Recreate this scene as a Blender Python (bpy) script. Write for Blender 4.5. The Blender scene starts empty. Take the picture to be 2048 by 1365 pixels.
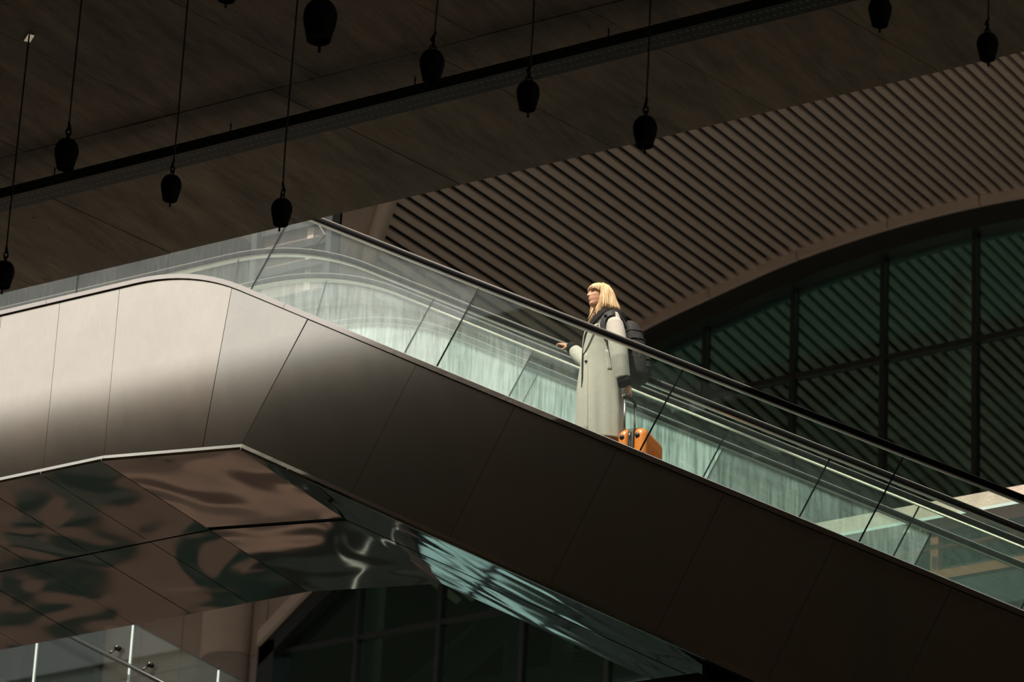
import bpy, bmesh, math, random
from mathutils import Vector, Matrix
from mathutils.bvhtree import BVHTree
random.seed(7)
S = bpy.context.scene
COL = S.collection

# ------------------------------------------------------------------ camera
# world: X runs down the escalator, Y away from the viewer, Z up (metres); eye 1.6 m above the plaza
FPX = 9000.0
CAM = Vector((17.01066, -28.05523, 1.6))
CR = Vector((0.85701377, 0.51322391, 0.04613696))
CU = Vector((0.18481611, -0.38972189, 0.90219723))
CF = Vector((-0.48100978, 0.7646686, 0.42884908))
cam_d = bpy.data.cameras.new('camera')
cam_d.sensor_fit = 'HORIZONTAL'; cam_d.sensor_width = 36.0
cam_d.lens = FPX / 2048.0 * 36.0
cam_d.clip_start = 0.5; cam_d.clip_end = 500
cam_d.dof.use_dof = True; cam_d.dof.focus_distance = 36.6; cam_d.dof.aperture_fstop = 3.4
cam = bpy.data.objects.new('camera', cam_d); COL.objects.link(cam)
cam.matrix_world = Matrix(((CR.x, CU.x, -CF.x, CAM.x), (CR.y, CU.y, -CF.y, CAM.y), (CR.z, CU.z, -CF.z, CAM.z), (0, 0, 0, 1)))
S.camera = cam

# ------------------------------------------------------------------ sky, sun, exposure
SUN_FROM = Vector((-0.15, -1.0, 1.45)).normalized()
world = bpy.data.worlds.new('sky'); S.world = world
world.use_nodes = True
wn = world.node_tree.nodes; wl = world.node_tree.links
for n in list(wn): wn.remove(n)
wo = wn.new('ShaderNodeOutputWorld'); wb = wn.new('ShaderNodeBackground'); sky = wn.new('ShaderNodeTexSky')
sky.sky_type = 'NISHITA'; sky.sun_disc = False
sky.sun_elevation = math.asin(SUN_FROM.z)
sky.sun_rotation = math.atan2(SUN_FROM.x, SUN_FROM.y)
sky.air_density = 1.0; sky.dust_density = 4.0; sky.ozone_density = 1.0
wb.inputs['Strength'].default_value = 0.155
hz_ = wn.new('ShaderNodeMix'); hz_.data_type = 'RGBA'; hz_.inputs[0].default_value = 0.65      # thin bright haze over the blue
hz_.inputs[7].default_value = (6.6, 6.0, 5.1, 1)
wl.new(sky.outputs[0], hz_.inputs[6]); wl.new(hz_.outputs[2], wb.inputs['Color']); wl.new(wb.outputs[0], wo.inputs['Surface'])
sun_d = bpy.data.lights.new('sun', 'SUN'); sun_d.energy = 5.7; sun_d.angle = math.radians(0.53); sun_d.color = (1.0, 0.90, 0.775)
sun = bpy.data.objects.new('sun', sun_d); COL.objects.link(sun)
sun.rotation_euler = (-SUN_FROM).to_track_quat('-Z', 'Y').to_euler()
sun.location = SUN_FROM * 60
S.cycles.adaptive_threshold = 0.05
S.cycles.max_bounces = 6; S.cycles.diffuse_bounces = 3; S.cycles.glossy_bounces = 4
S.cycles.transparent_max_bounces = 32                # many panes stand one behind another
vs = S.view_settings
vs.view_transform = 'Standard'; vs.look = 'None'; vs.exposure = 0.0; vs.gamma = 1.0; vs.use_curve_mapping = False

# ------------------------------------------------------------------ helpers
def ray(x, y):
    return (CF * FPX + CR * (x - 1024) - CU * (y - 682.5)).normalized()
def at(x, y, axis, v):
    d = ray(x, y); i = 'XYZ'.index(axis); t = (v - CAM[i]) / d[i]
    return CAM + d * t
def tag(o, label=None, cat=None, group=None, kind=None):
    if label: o['label'] = label
    if cat: o['category'] = cat
    if group: o['group'] = group
    if kind: o['kind'] = kind
    return o
def empty(name, loc=(0, 0, 0), rz=0.0):
    o = bpy.data.objects.new(name, None); COL.objects.link(o)
    o.location = loc; o.rotation_euler = (0, 0, rz); o.empty_display_size = 0.2
    return o
class MB:
    def __init__(s): s.v = []; s.f = []; s.m = []
    def add(s, vs_, fs, mi=0):
        b = len(s.v); s.v += [tuple(q) for q in vs_]
        s.f += [tuple(b + i for i in f) for f in fs]; s.m += [mi] * len(fs)
    def box(s, x0, x1, y0, y1, z0, z1, mi=0):
        s.add([(x0, y0, z0), (x1, y0, z0), (x1, y1, z0), (x0, y1, z0), (x0, y0, z1), (x1, y0, z1), (x1, y1, z1), (x0, y1, z1)],
              [(0, 3, 2, 1), (4, 5, 6, 7), (0, 1, 5, 4), (1, 2, 6, 5), (2, 3, 7, 6), (3, 0, 4, 7)], mi)
    def prism(s, pts, y0, y1, mi=0):            # polygon in X,Z extruded in Y
        n = len(pts)
        s.add([(p[0], y0, p[1]) for p in pts] + [(p[0], y1, p[1]) for p in pts],
              [tuple(range(n)), tuple(range(2 * n - 1, n - 1, -1))] + [(i, i + n, (i + 1) % n + n, (i + 1) % n) for i in range(n)], mi)
    def hex8(s, a, b, mi=0):                    # two quads -> box
        s.add(list(a) + list(b), [(3, 2, 1, 0), (4, 5, 6, 7), (0, 1, 5, 4), (1, 2, 6, 5), (2, 3, 7, 6), (3, 0, 4, 7)], mi)
    def loft(s, rings, caps=True, closed=True, mi=0):
        n = len(rings[0]); vs_ = [p for r in rings for p in r]; fs = []
        for i in range(len(rings) - 1):
            for j in range(n if closed else n - 1):
                k = (j + 1) % n
                fs.append((i * n + j, i * n + k, (i + 1) * n + k, (i + 1) * n + j))
        if caps and closed:
            fs.append(tuple(range(n - 1, -1, -1))); fs.append(tuple((len(rings) - 1) * n + j for j in range(n)))
        s.add(vs_, fs, mi)
    def tube(s, pts, rad, seg=8, mi=0, caps=True, up=Vector((0, 0, 1)), flat=1.0):
        pts = [Vector(p) for p in pts]; rings = []; prev = None
        if not isinstance(rad, (list, tuple)): rad = [rad] * len(pts)
        for i, p in enumerate(pts):
            t = (pts[min(i + 1, len(pts) - 1)] - pts[max(i - 1, 0)]).normalized()
            if prev is None:
                u = t.cross(up)
                if u.length < 1e-3: u = t.cross(Vector((1, 0, 0)))
            else: u = prev - t * prev.dot(t)
            u.normalize(); prev = u; w = t.cross(u)
            r = rad[i]
            r1, r2 = (r if isinstance(r, (list, tuple)) else (r, r * flat))
            rings.append([p + u * (r1 * math.cos(2 * math.pi * k / seg)) + w * (r2 * math.sin(2 * math.pi * k / seg)) for k in range(seg)])
        s.loft(rings, caps, True, mi)
    def lathe(s, prof, c=(0, 0, 0), seg=20, mi=0):  # (r,z) rows
        s.loft([[(c[0] + r * math.cos(2 * math.pi * k / seg), c[1] + r * math.sin(2 * math.pi * k / seg), c[2] + z) for k in range(seg)] for r, z in prof], True, True, mi)
    def ball(s, c, r, seg=12, rings=8, mi=0):
        c = Vector(c); rx, ry, rz = r if isinstance(r, (tuple, list)) else (r, r, r)
        rr = []
        for i in range(rings + 1):
            a = math.pi * i / rings - math.pi / 2; q = max(math.cos(a), 0.02)
            rr.append([(c.x + rx * q * math.cos(2 * math.pi * k / seg), c.y + ry * q * math.sin(2 * math.pi * k / seg), c.z + rz * math.sin(a)) for k in range(seg)])
        s.loft(rr, True, True, mi)
    def build(s, name, mat, parent=None, smooth=False, fix=True):
        me = bpy.data.meshes.new(name); me.from_pydata(s.v, [], s.f)
        for m in (mat if isinstance(mat, (list, tuple)) else [mat]): me.materials.append(m)
        if len(me.materials) > 1: me.polygons.foreach_set('material_index', s.m)
        if fix:
            bm = bmesh.new(); bm.from_mesh(me); bmesh.ops.recalc_face_normals(bm, faces=bm.faces); bm.to_mesh(me); bm.free()
        if smooth: me.polygons.foreach_set('use_smooth', [True] * len(me.polygons))
        me.update()
        o = bpy.data.objects.new(name, me); COL.objects.link(o)
        if parent: o.parent = parent
        return o
def share(o, parent, loc=(0, 0, 0)):
    c = o.copy(); COL.objects.link(c); c.parent = parent; c.location = loc
    return c
def bake(o, mods, smooth=True):
    """apply modifiers without operators"""
    for kind, kw in mods:
        m = o.modifiers.new(kind.lower(), kind)
        for k, v in kw.items(): setattr(m, k, v)
    dg = bpy.context.evaluated_depsgraph_get(); dg.update()
    me = bpy.data.meshes.new_from_object(o.evaluated_get(dg)); o.modifiers.clear()
    old = o.data; o.data = me; bpy.data.meshes.remove(old)
    if smooth: me.polygons.foreach_set('use_smooth', [True] * len(me.polygons))
    return o

# ------------------------------------------------------------------ materials
def newmat(name):
    m = bpy.data.materials.new(name); m.use_nodes = True
    nt = m.node_tree
    for n in list(nt.nodes): nt.nodes.remove(n)
    return m, nt, nt.nodes.new('ShaderNodeOutputMaterial')
def N(nt, t, **kw):
    n = nt.nodes.new(t)
    for k, v in kw.items():
        if k in n.inputs: n.inputs[k].default_value = v
        else: setattr(n, k, v)
    return n
def pbr(name, col, rough=0.5, metal=0.0, var=0.0, scale=8.0, bump=0.0, bscale=60.0, stretch=(1, 1, 1), col2=None, spec=0.5, rvar=0.0, coords='Object', bdist=0.02, detail=4.0, sheen=0.0, aniso=0.0):
    m, nt, out = newmat(name)
    p = N(nt, 'ShaderNodeBsdfPrincipled'); p.inputs['Roughness'].default_value = rough; p.inputs['Metallic'].default_value = metal
    p.inputs['Specular IOR Level'].default_value = spec
    if sheen: p.inputs['Sheen Weight'].default_value = sheen
    p.inputs['Base Color'].default_value = (*col, 1)
    tc = N(nt, 'ShaderNodeTexCoord'); mp = N(nt, 'ShaderNodeMapping'); mp.inputs['Scale'].default_value = stretch
    nt.links.new(tc.outputs[coords], mp.inputs[0])
    if var or col2:
        nz = N(nt, 'ShaderNodeTexNoise', Scale=scale, Detail=detail, Roughness=0.6); nt.links.new(mp.outputs[0], nz.inputs['Vector'])
        rp = N(nt, 'ShaderNodeValToRGB'); rp.color_ramp.elements[0].position = 0.3; rp.color_ramp.elements[1].position = 0.7
        c2 = col2 or tuple(c * (1 - var) for c in col)
        rp.color_ramp.elements[0].color = (*c2, 1); rp.color_ramp.elements[1].color = (*col, 1)
        nt.links.new(nz.outputs[0], rp.inputs[0]); nt.links.new(rp.outputs[0], p.inputs['Base Color'])
        if rvar:
            mr = N(nt, 'ShaderNodeMapRange'); mr.inputs[3].default_value = rough - rvar; mr.inputs[4].default_value = rough + rvar
            nt.links.new(nz.outputs[0], mr.inputs[0]); nt.links.new(mr.outputs[0], p.inputs['Roughness'])
    if bump:
        nb = N(nt, 'ShaderNodeTexNoise', Scale=bscale, Detail=3.0); nt.links.new(mp.outputs[0], nb.inputs['Vector'])
        bp = N(nt, 'ShaderNodeBump', Strength=bump, Distance=bdist); nt.links.new(nb.outputs[0], bp.inputs['Height']); nt.links.new(bp.outputs[0], p.inputs['Normal'])
    nt.links.new(p.outputs[0], out.inputs[0])
    return m
def glass(name, tint, film, film_col=(0.80, 0.84, 0.80), streak=1.0, refl=0.10, seed=0.0):
    """clear pane with a fresnel reflection and rain-streaked dust on it"""
    m, nt, out = newmat(name)
    tr = N(nt, 'ShaderNodeBsdfTransparent'); tr.inputs[0].default_value = (*tint, 1)
    gl = N(nt, 'ShaderNodeBsdfGlossy'); gl.inputs['Roughness'].default_value = 0.02; gl.inputs[0].default_value = (0.9, 0.95, 0.92, 1)
    lw = N(nt, 'ShaderNodeLayerWeight', Blend=0.5)
    pw = N(nt, 'ShaderNodeMath', operation='POWER'); pw.inputs[1].default_value = 5.0; nt.links.new(lw.outputs['Facing'], pw.inputs[0])
    ml = N(nt, 'ShaderNodeMath', operation='MULTIPLY_ADD'); ml.inputs[1].default_value = 0.9; ml.inputs[2].default_value = refl * 0.3
    nt.links.new(pw.outputs[0], ml.inputs[0])
    mx = N(nt, 'ShaderNodeMixShader'); nt.links.new(ml.outputs[0], mx.inputs[0]); nt.links.new(tr.outputs[0], mx.inputs[1]); nt.links.new(gl.outputs[0], mx.inputs[2])
    if film > 0:
        tc = N(nt, 'ShaderNodeTexCoord'); mp = N(nt, 'ShaderNodeMapping'); mp.inputs['Scale'].default_value = (46, 1, 3.0); mp.inputs['Location'].default_value = (seed, 0, seed)
        nt.links.new(tc.outputs['Object'], mp.inputs[0])
        n1 = N(nt, 'ShaderNodeTexNoise', Scale=1.0, Detail=3.0); nt.links.new(mp.outputs[0], n1.inputs['Vector'])
        mp2 = N(nt, 'ShaderNodeMapping'); mp2.inputs['Scale'].default_value = (1.6, 1, 1.3); mp2.inputs['Location'].default_value = (seed * 2, 0, 1); nt.links.new(tc.outputs['Object'], mp2.inputs[0])
        n2 = N(nt, 'ShaderNodeTexNoise', Scale=1.0, Detail=4.0); nt.links.new(mp2.outputs[0], n2.inputs['Vector'])
        a = N(nt, 'ShaderNodeMapRange'); a.inputs[1].default_value = 0.3; a.inputs[2].default_value = 0.7; a.inputs[3].default_value = 1 - 0.55 * streak; a.inputs[4].default_value = 1.0
        nt.links.new(n1.outputs[0], a.inputs[0])
        b = N(nt, 'ShaderNodeMapRange'); b.inputs[1].default_value = 0.3; b.inputs[2].default_value = 0.7; b.inputs[3].default_value = film * 0.6; b.inputs[4].default_value = film * 1.15
        nt.links.new(n2.outputs[0], b.inputs[0])
        fm = N(nt, 'ShaderNodeMath', operation='MULTIPLY'); nt.links.new(a.outputs[0], fm.inputs[0]); nt.links.new(b.outputs[0], fm.inputs[1])
        df = N(nt, 'ShaderNodeBsdfDiffuse')
        cr = N(nt, 'ShaderNodeValToRGB'); cr.color_ramp.elements[0].color = (film_col[0] * 0.62, film_col[1] * 0.72, film_col[2] * 0.68, 1); cr.color_ramp.elements[1].color = (*film_col, 1)
        cr.color_ramp.elements[0].position = 0.32; cr.color_ramp.elements[1].position = 0.6
        nt.links.new(n1.outputs[0], cr.inputs[0]); nt.links.new(cr.outputs[0], df.inputs[0])
        mx2 = N(nt, 'ShaderNodeMixShader'); nt.links.new(fm.outputs[0], mx2.inputs[0]); nt.links.new(mx.outputs[0], mx2.inputs[1]); nt.links.new(df.outputs[0], mx2.inputs[2])
        nt.links.new(mx2.outputs[0], out.inputs[0])
    else: nt.links.new(mx.outputs[0], out.inputs[0])
    return m
M = {}
M['concrete'] = pbr('cast_concrete', (0.30, 0.24, 0.17), 0.75, var=0.45, scale=0.9, bump=0.35, bscale=9.0, stretch=(0.7, 2.6, 1), detail=9, coords='Generated')
def concrete():
    m, nt, out = newmat('board_marked_concrete')
    p = N(nt, 'ShaderNodeBsdfPrincipled', Roughness=0.7); p.inputs['Specular IOR Level'].default_value = 0.3
    g = N(nt, 'ShaderNodeNewGeometry')
    mp = N(nt, 'ShaderNodeMapping'); mp.inputs['Rotation'].default_value = (0, 0, math.radians(-20)); mp.inputs['Scale'].default_value = (5.0, 0.9, 1); nt.links.new(g.outputs['Position'], mp.inputs[0])
    n1 = N(nt, 'ShaderNodeTexNoise', Scale=1.3, Detail=10.0, Roughness=0.7); nt.links.new(mp.outputs[0], n1.inputs['Vector'])
    n2 = N(nt, 'ShaderNodeTexNoise', Scale=0.55, Detail=5.0); nt.links.new(g.outputs['Position'], n2.inputs['Vector'])
    n3 = N(nt, 'ShaderNodeTexNoise', Scale=5.0, Detail=8.0, Roughness=0.75); nt.links.new(g.outputs['Position'], n3.inputs['Vector'])
    r1 = N(nt, 'ShaderNodeValToRGB'); r1.color_ramp.elements[0].position = 0.25; r1.color_ramp.elements[1].position = 0.75
    r1.color_ramp.elements[0].color = (0.085, 0.071, 0.054, 1); r1.color_ramp.elements[1].color = (0.36, 0.293, 0.217, 1)
    nt.links.new(n1.outputs[0], r1.inputs[0])
    r2 = N(nt, 'ShaderNodeValToRGB'); r2.color_ramp.elements[0].position = 0.35; r2.color_ramp.elements[1].position = 0.62
    r2.color_ramp.elements[0].color = (0.76, 0.78, 0.76, 1); r2.color_ramp.elements[1].color = (1.06, 1.0, 0.94, 1); nt.links.new(n2.outputs[0], r2.inputs[0])
    r3 = N(nt, 'ShaderNodeValToRGB'); r3.color_ramp.elements[0].position = 0.30; r3.color_ramp.elements[1].position = 0.38
    r3.color_ramp.elements[0].color = (0.35, 0.33, 0.30, 1); r3.color_ramp.elements[1].color = (1, 1, 1, 1); nt.links.new(n3.outputs[0], r3.inputs[0])
    m1 = N(nt, 'ShaderNodeMix', data_type='RGBA', blend_type='MULTIPLY'); m1.inputs[0].default_value = 1; nt.links.new(r1.outputs[0], m1.inputs[6]); nt.links.new(r2.outputs[0], m1.inputs[7])
    m2 = N(nt, 'ShaderNodeMix', data_type='RGBA', blend_type='MULTIPLY'); m2.inputs[0].default_value = 1; nt.links.new(m1.outputs[2], m2.inputs[6]); nt.links.new(r3.outputs[0], m2.inputs[7])
    nt.links.new(m2.outputs[2], p.inputs['Base Color'])
    bp = N(nt, 'ShaderNodeBump', Strength=0.5, Distance=0.02); nt.links.new(n1.outputs[0], bp.inputs['Height']); nt.links.new(bp.outputs[0], p.inputs['Normal'])
    nt.links.new(p.outputs[0], out.inputs[0])
    return m
M['slab'] = concrete()
def steel(name, col, rough, stretch, wave=0.0, bumpd=0.0006, aniso=0.0, wscale=1.1):
    """brushed stainless sheet: fine brush lines, faint smears and a slight sheet wave"""
    m, nt, out = newmat(name)
    p = N(nt, 'ShaderNodeBsdfPrincipled', Metallic=1.0, Roughness=rough)
    if aniso:
        p.inputs['Anisotropic'].default_value = aniso
        tg = N(nt, 'ShaderNodeCombineXYZ'); tg.inputs[2].default_value = 1.0; nt.links.new(tg.outputs[0], p.inputs['Tangent'])
    tc = N(nt, 'ShaderNodeTexCoord'); mp = N(nt, 'ShaderNodeMapping'); mp.inputs['Scale'].default_value = stretch; nt.links.new(tc.outputs['Object'], mp.inputs[0])
    n1 = N(nt, 'ShaderNodeTexNoise', Scale=1.0, Detail=4.0); nt.links.new(mp.outputs[0], n1.inputs['Vector'])
    n2 = N(nt, 'ShaderNodeTexNoise', Scale=2.2, Detail=6.0, Roughness=0.7); nt.links.new(tc.outputs['Object'], n2.inputs['Vector'])
    cr = N(nt, 'ShaderNodeValToRGB'); cr.color_ramp.elements[0].position = 0.25; cr.color_ramp.elements[1].position = 0.75
    cr.color_ramp.elements[0].color = (*[c * 0.9 for c in col], 1); cr.color_ramp.elements[1].color = (*col, 1); nt.links.new(n2.outputs[0], cr.inputs[0]); nt.links.new(cr.outputs[0], p.inputs['Base Color'])
    mr = N(nt, 'ShaderNodeMapRange'); mr.inputs[1].default_value = 0.3; mr.inputs[2].default_value = 0.7; mr.inputs[3].default_value = rough * 0.9; mr.inputs[4].default_value = rough * 1.12
    nt.links.new(n1.outputs[0], mr.inputs[0]); nt.links.new(mr.outputs[0], p.inputs['Roughness'])
    b1 = N(nt, 'ShaderNodeBump', Strength=0.25, Distance=bumpd); nt.links.new(n1.outputs[0], b1.inputs['Height'])
    last = b1
    if wave:
        n3 = N(nt, 'ShaderNodeTexNoise', Scale=wscale, Detail=0.0, Distortion=0.8); nt.links.new(tc.outputs['Object'], n3.inputs['Vector'])
        b2 = N(nt, 'ShaderNodeBump', Strength=1.0, Distance=wave); nt.links.new(n3.outputs[0], b2.inputs['Height']); nt.links.new(b1.outputs[0], b2.inputs['Normal']); last = b2
    nt.links.new(last.outputs[0], p.inputs['Normal']); nt.links.new(p.outputs[0], out.inputs[0])
    return m
M['clad'] = steel('brushed_stainless', (0.93, 0.87, 0.75), 0.145, (260, 1, 6), aniso=1.0, bumpd=0.0002)  # same steel, base lifted to carry the bright sky reflection
M['clad_slope'] = steel('brushed_stainless_shaded', (0.68, 0.67, 0.595), 0.14, (6, 1, 260), aniso=1.0, bumpd=0.0002)  # same steel, base darkened to carry the slab's dark reflection
M['clad_mid'] = steel('brushed_stainless_half_shaded', (0.80, 0.775, 0.685), 0.15, (60, 1, 60), aniso=1.0, bumpd=0.0002)  # same steel, base half darkened to blend into the shaded slope
M['trim'] = steel('satin_trim', (0.70, 0.66, 0.60), 0.24, (6, 60, 60))
M['trim_low'] = steel('satin_trim_low', (0.66, 0.67, 0.60), 0.16, (6, 60, 60))
M['soffit'] = steel('polished_sheet', (0.50, 0.455, 0.415), 0.08, (3, 90, 3), wave=0.026, wscale=1.2, bumpd=0.0001)
M['mirror'] = steel('mirror_sheet', (0.52, 0.55, 0.55), 0.04, (3, 60, 3), wave=0.010, bumpd=0.0001)
M['rubber'] = pbr('black_rubber', (0.005, 0.005, 0.005), 0.3, spec=0.15)
M['guide'] = pbr('polished_guide', (0.76, 0.72, 0.65), 0.32, 0.75)
M['rail_highlight'] = pbr('rail_highlight_strip', (0.62, 0.58, 0.52), 0.4, 0.6)  # pale strip colour that imitates a highlight on the rubber
M['dark'] = pbr('dark_void', (0.006, 0.009, 0.008), 0.8, spec=0.1)
M['black_steel'] = pbr('black_painted_steel', (0.012, 0.013, 0.013), 0.45, var=0.3, scale=5)
M['step'] = pbr('grooved_step_metal', (0.10, 0.10, 0.10), 0.4, 0.8, bump=0.4, bscale=120, stretch=(0.1, 3, 1))
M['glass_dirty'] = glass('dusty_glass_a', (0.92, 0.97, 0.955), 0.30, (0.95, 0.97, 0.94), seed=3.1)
M['glass_near'] = glass('dusty_sunlit_glass_c', (0.965, 0.985, 0.98), 0.05, (0.90, 0.95, 0.94), streak=0.5, seed=6.3)
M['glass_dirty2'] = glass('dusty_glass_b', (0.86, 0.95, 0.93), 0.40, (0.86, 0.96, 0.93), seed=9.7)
M['glass_haze'] = glass('sunlit_hazy_glass', (0.96, 0.985, 0.98), 0.05, (0.84, 0.94, 0.91), streak=0.3, seed=5.0)
M['film_a'] = glass('dusty_sunlit_glass_1', (0.965, 0.985, 0.98), 0.05, (0.90, 0.97, 0.94), streak=0.6, seed=2.2)
M['film_b'] = glass('dusty_sunlit_glass_2', (0.965, 0.985, 0.98), 0.20, (0.92, 0.95, 0.955), streak=0.8, seed=4.4)
M['film_c'] = glass('dusty_sunlit_glass_3', (0.92, 0.965, 0.955), 0.52, (0.90, 0.945, 0.96), streak=0.9, seed=9.7)
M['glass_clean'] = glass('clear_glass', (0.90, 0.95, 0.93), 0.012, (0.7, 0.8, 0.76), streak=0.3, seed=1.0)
M['glass_edge'] = pbr('glass_joint', (0.008, 0.014, 0.012), 0.15)
M['glass_lit'] = pbr('pale_glass_edge', (0.62, 0.74, 0.70), 0.2)
M['slat'] = pbr('beige_slat', (0.52, 0.44, 0.385), 0.6, var=0.12, scale=3)
M['wallpanel'] = pbr('beige_stone_panel', (0.42, 0.35, 0.305), 0.6, var=0.12, scale=2.0, bump=0.1, bscale=30)
M['frame'] = pbr('dark_green_frame', (0.012, 0.017, 0.016), 0.45)
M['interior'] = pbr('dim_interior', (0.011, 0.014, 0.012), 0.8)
M['dark_glass'] = pbr('dark_green_glass', (0.006, 0.016, 0.014), 0.08, spec=0.6)
M['pale'] = pbr('pale_green_steel', (0.62, 0.70, 0.58), 0.6)
M['brown'] = pbr('brown_cladding', (0.062, 0.045, 0.036), 0.6, var=0.4, scale=0.5)
M['band'] = pbr('brown_band', (0.17, 0.12, 0.095), 0.6, var=0.4, scale=0.4)
M['ground'] = pbr('grey_brown_paving', (0.34, 0.305, 0.265), 0.8, var=0.4, scale=0.3, bump=0.2, bscale=4)
M['beam'] = pbr('sunlit_beige_render', (0.62, 0.52, 0.42), 0.8, var=0.25, scale=6, bump=0.3, bscale=40)
M['rust'] = pbr('rust_red_paint', (0.42, 0.10, 0.04), 0.6, var=0.3, scale=8)
M['bell'] = pbr('blackened_iron', (0.007, 0.007, 0.006), 0.8, var=0.3, scale=20, spec=0.1)
M['cable'] = pbr('dark_cable', (0.012, 0.015, 0.014), 0.6)
M['tray'] = pbr('dark_galvanised_tray', (0.014, 0.02, 0.018), 0.5, 0.3)
M['tray_hole'] = pbr('tray_slot', (0.16, 0.17, 0.16), 0.6)
M['dull'] = pbr('dull_stainless', (0.08, 0.085, 0.078), 0.3, 1.0)
M['chrome'] = pbr('chrome', (0.75, 0.74, 0.70), 0.15, 1.0)

# ------------------------------------------------------------------ escalator line (balustrade base in the X,Z plane)
ARC0, ZL, RAD = -4.53, 18.725, 2.3
ARCL = RAD * math.radians(30)
def P(s, n=0.0):
    """point at arc length s along the balustrade base, n metres square to it"""
    if s <= 0: return (ARC0 + s, ZL + n)
    if s <= ARCL:
        a = s / RAD; return (ARC0 + (RAD + n) * math.sin(a), ZL - RAD + (RAD + n) * math.cos(a))
    c, q = math.cos(math.radians(30)), 0.5; t = s - ARCL
    return (ARC0 + (RAD + n) * q + t * c, ZL - RAD + (RAD + n) * c - t * q)
def sX(X): return ARCL + (X - (ARC0 + RAD * 0.5)) / math.cos(math.radians(30))
def srange(s0, s1):
    out = [s0]
    k = [i * ARCL / 10 for i in range(11)]
    out += [q for q in k if s0 + 1e-4 < q < s1 - 1e-4] + [s1]
    return out
def sweep(mb, s0, s1, sec, mi=0):               # sec: (n, Y) outline
    mb.loft([[(P(s, n)[0], y, P(s, n)[1]) for n, y in sec] for s in srange(s0, s1)], True, True, mi)
S0, S1 = -9.5, 16.0

# ------------------------------------------------------------------ the setting: plaza, viaduct slab, far walls
mb = MB(); mb.box(-150, 110, -90, 21.4, -0.4, 0.0)
tag(mb.build('floor', M['ground']), 'brown paved plaza far below the escalator', kind='structure')
ZS, YE = 18.10, -1.30                            # underside and edge of the slab
ceil = MB(); ceil.box(-90, 100, -70, YE - 0.03, ZS + 0.05, ZS + 0.33); slab = ceil.build('ceiling', M['slab'])
tag(slab, 'broad dark concrete viaduct slab overhead', kind='structure')
SEAM0, SEAM1, SEAM2 = at(1535, 215, 'Z', ZS), at(1325, 100, 'Z', ZS), at(1860, 130, 'Z', ZS)
SK = (SEAM0.x - SEAM1.x) / (SEAM0.y - SEAM1.y); SW = SEAM2.x - SEAM0.x
SK = SK * 1.0                               # joints run askew to the slab edge
rows = [YE - 2.0 * k for k in range(6)]
proto = {}
for r in range(5):
    y0, y1 = rows[r] - 0.004, rows[r + 1] + 0.004
    for c in range(-6, 9):
        xa = SEAM0.x + SW * c + (0.0 if r % 2 == 0 else 0.33 * SW)
        f = lambda y: xa + (y - SEAM0.y) * SK
        if r not in proto:
            m = MB(); g = 0.004
            q = lambda x, y, z: (x - f(y0), y - y0, z)
            m.hex8([q(f(y1) + g, y1, 0.0), q(f(y1) + SW - g, y1, 0.0), q(f(y0) + SW - g, y0, 0.0), q(f(y0) + g, y0, 0.0)],
                   [q(f(y1) + g, y1, 0.05), q(f(y1) + SW - g, y1, 0.05), q(f(y0) + SW - g, y0, 0.05), q(f(y0) + g, y0, 0.05)])
            o = m.build('slab_panel', M['slab'], slab); proto[r] = o
        else: o = share(proto[r], slab)
        o.location = (f(y0), y0, ZS + random.uniform(-0.003, 0.003))
mb = MB(); mb.box(-150, 110, -90.6, -90, 0, 56)
tag(mb.build('shade_wall_rear', M['brown']), kind='structure')  # unseen wall added to keep low sky out of the reflections
mb = MB(); mb.box(-9.2, -8.5, -60, YE - 1.5, 0, ZS + 0.05)
tag(mb.build('shade_wall_left', M['slab']), kind='structure')  # unseen wall added to darken the left part of the slab

# ------------------------------------------------------------------ terminal facade with arched window
YF = 22.0
AX = [-19.5, -18.4, -17.5, -16.2, -14.8, -13.5, -12.16, -11.09, -9.8, -8.4, -7.0, -5.6, -4.2, -2.9, -1.84, -0.5, 0.8, 2.2, 3.5, 4.4]
AZ = [24.55, 25.45, 26.2, 27.15, 28.05, 28.75, 29.25, 29.53, 29.82, 30.0, 30.06, 30.0, 29.82, 29.53, 29.25, 28.75, 28.05, 27.15, 26.2, 25.45]
def arch(x):
    if x <= AX[0]: return AZ[0] + (x - AX[0]) * 0.82
    if x >= AX[-1]: return AZ[-1] - (x - AX[-1]) * 0.82
    for i in range(len(AX) - 1):
        if x <= AX[i + 1]:
            t = (x - AX[i]) / (AX[i + 1] - AX[i])
            # catmull-rom for a smooth curve
            def sl(j):
                a, b = max(j - 1, 0), min(j + 1, len(AX) - 1); return (AZ[b] - AZ[a]) / (AX[b] - AX[a])
            h = AX[i + 1] - AX[i]
            return (2 * t**3 - 3 * t**2 + 1) * AZ[i] + (t**3 - 2 * t**2 + t) * h * sl(i) + (-2 * t**3 + 3 * t**2) * AZ[i + 1] + (t**3 - t**2) * h * sl(i + 1)
wall = MB()
wall.box(-90, -18.42, YF, YF + 0.5, 17, 36); wall.box(4.4, 60, YF, YF + 0.5, 17, 36)
xs = [-18.42 + (4.4 + 18.42) * i / 60 for i in range(61)]
for i in range(60):
    a, b = xs[i], xs[i + 1]
    wall.prism([(a, arch(a) + 0.02), (b, arch(b) + 0.02), (b, 36), (a, 36)], YF, YF + 0.5)
m = MB(); m.box(-90, 60, YF, YF + 0.5, 0, 9)
tag(m.build('wall_base', M['brown']), kind='structure')
w3 = empty('soffit_reflection_panes', (-20, YF - 0.05, 5)); tag(w3, 'unseen row of dark panes added at the wall foot to vary the soffit reflection', kind='structure')  # unseen panes added to break up the soffit's reflection
m = MB(); m.box(0, 1.7, -0.02, 0.02, -2.6, 2.6); pn_ = m.build('pane', M['dark_glass'], w3)
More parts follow.
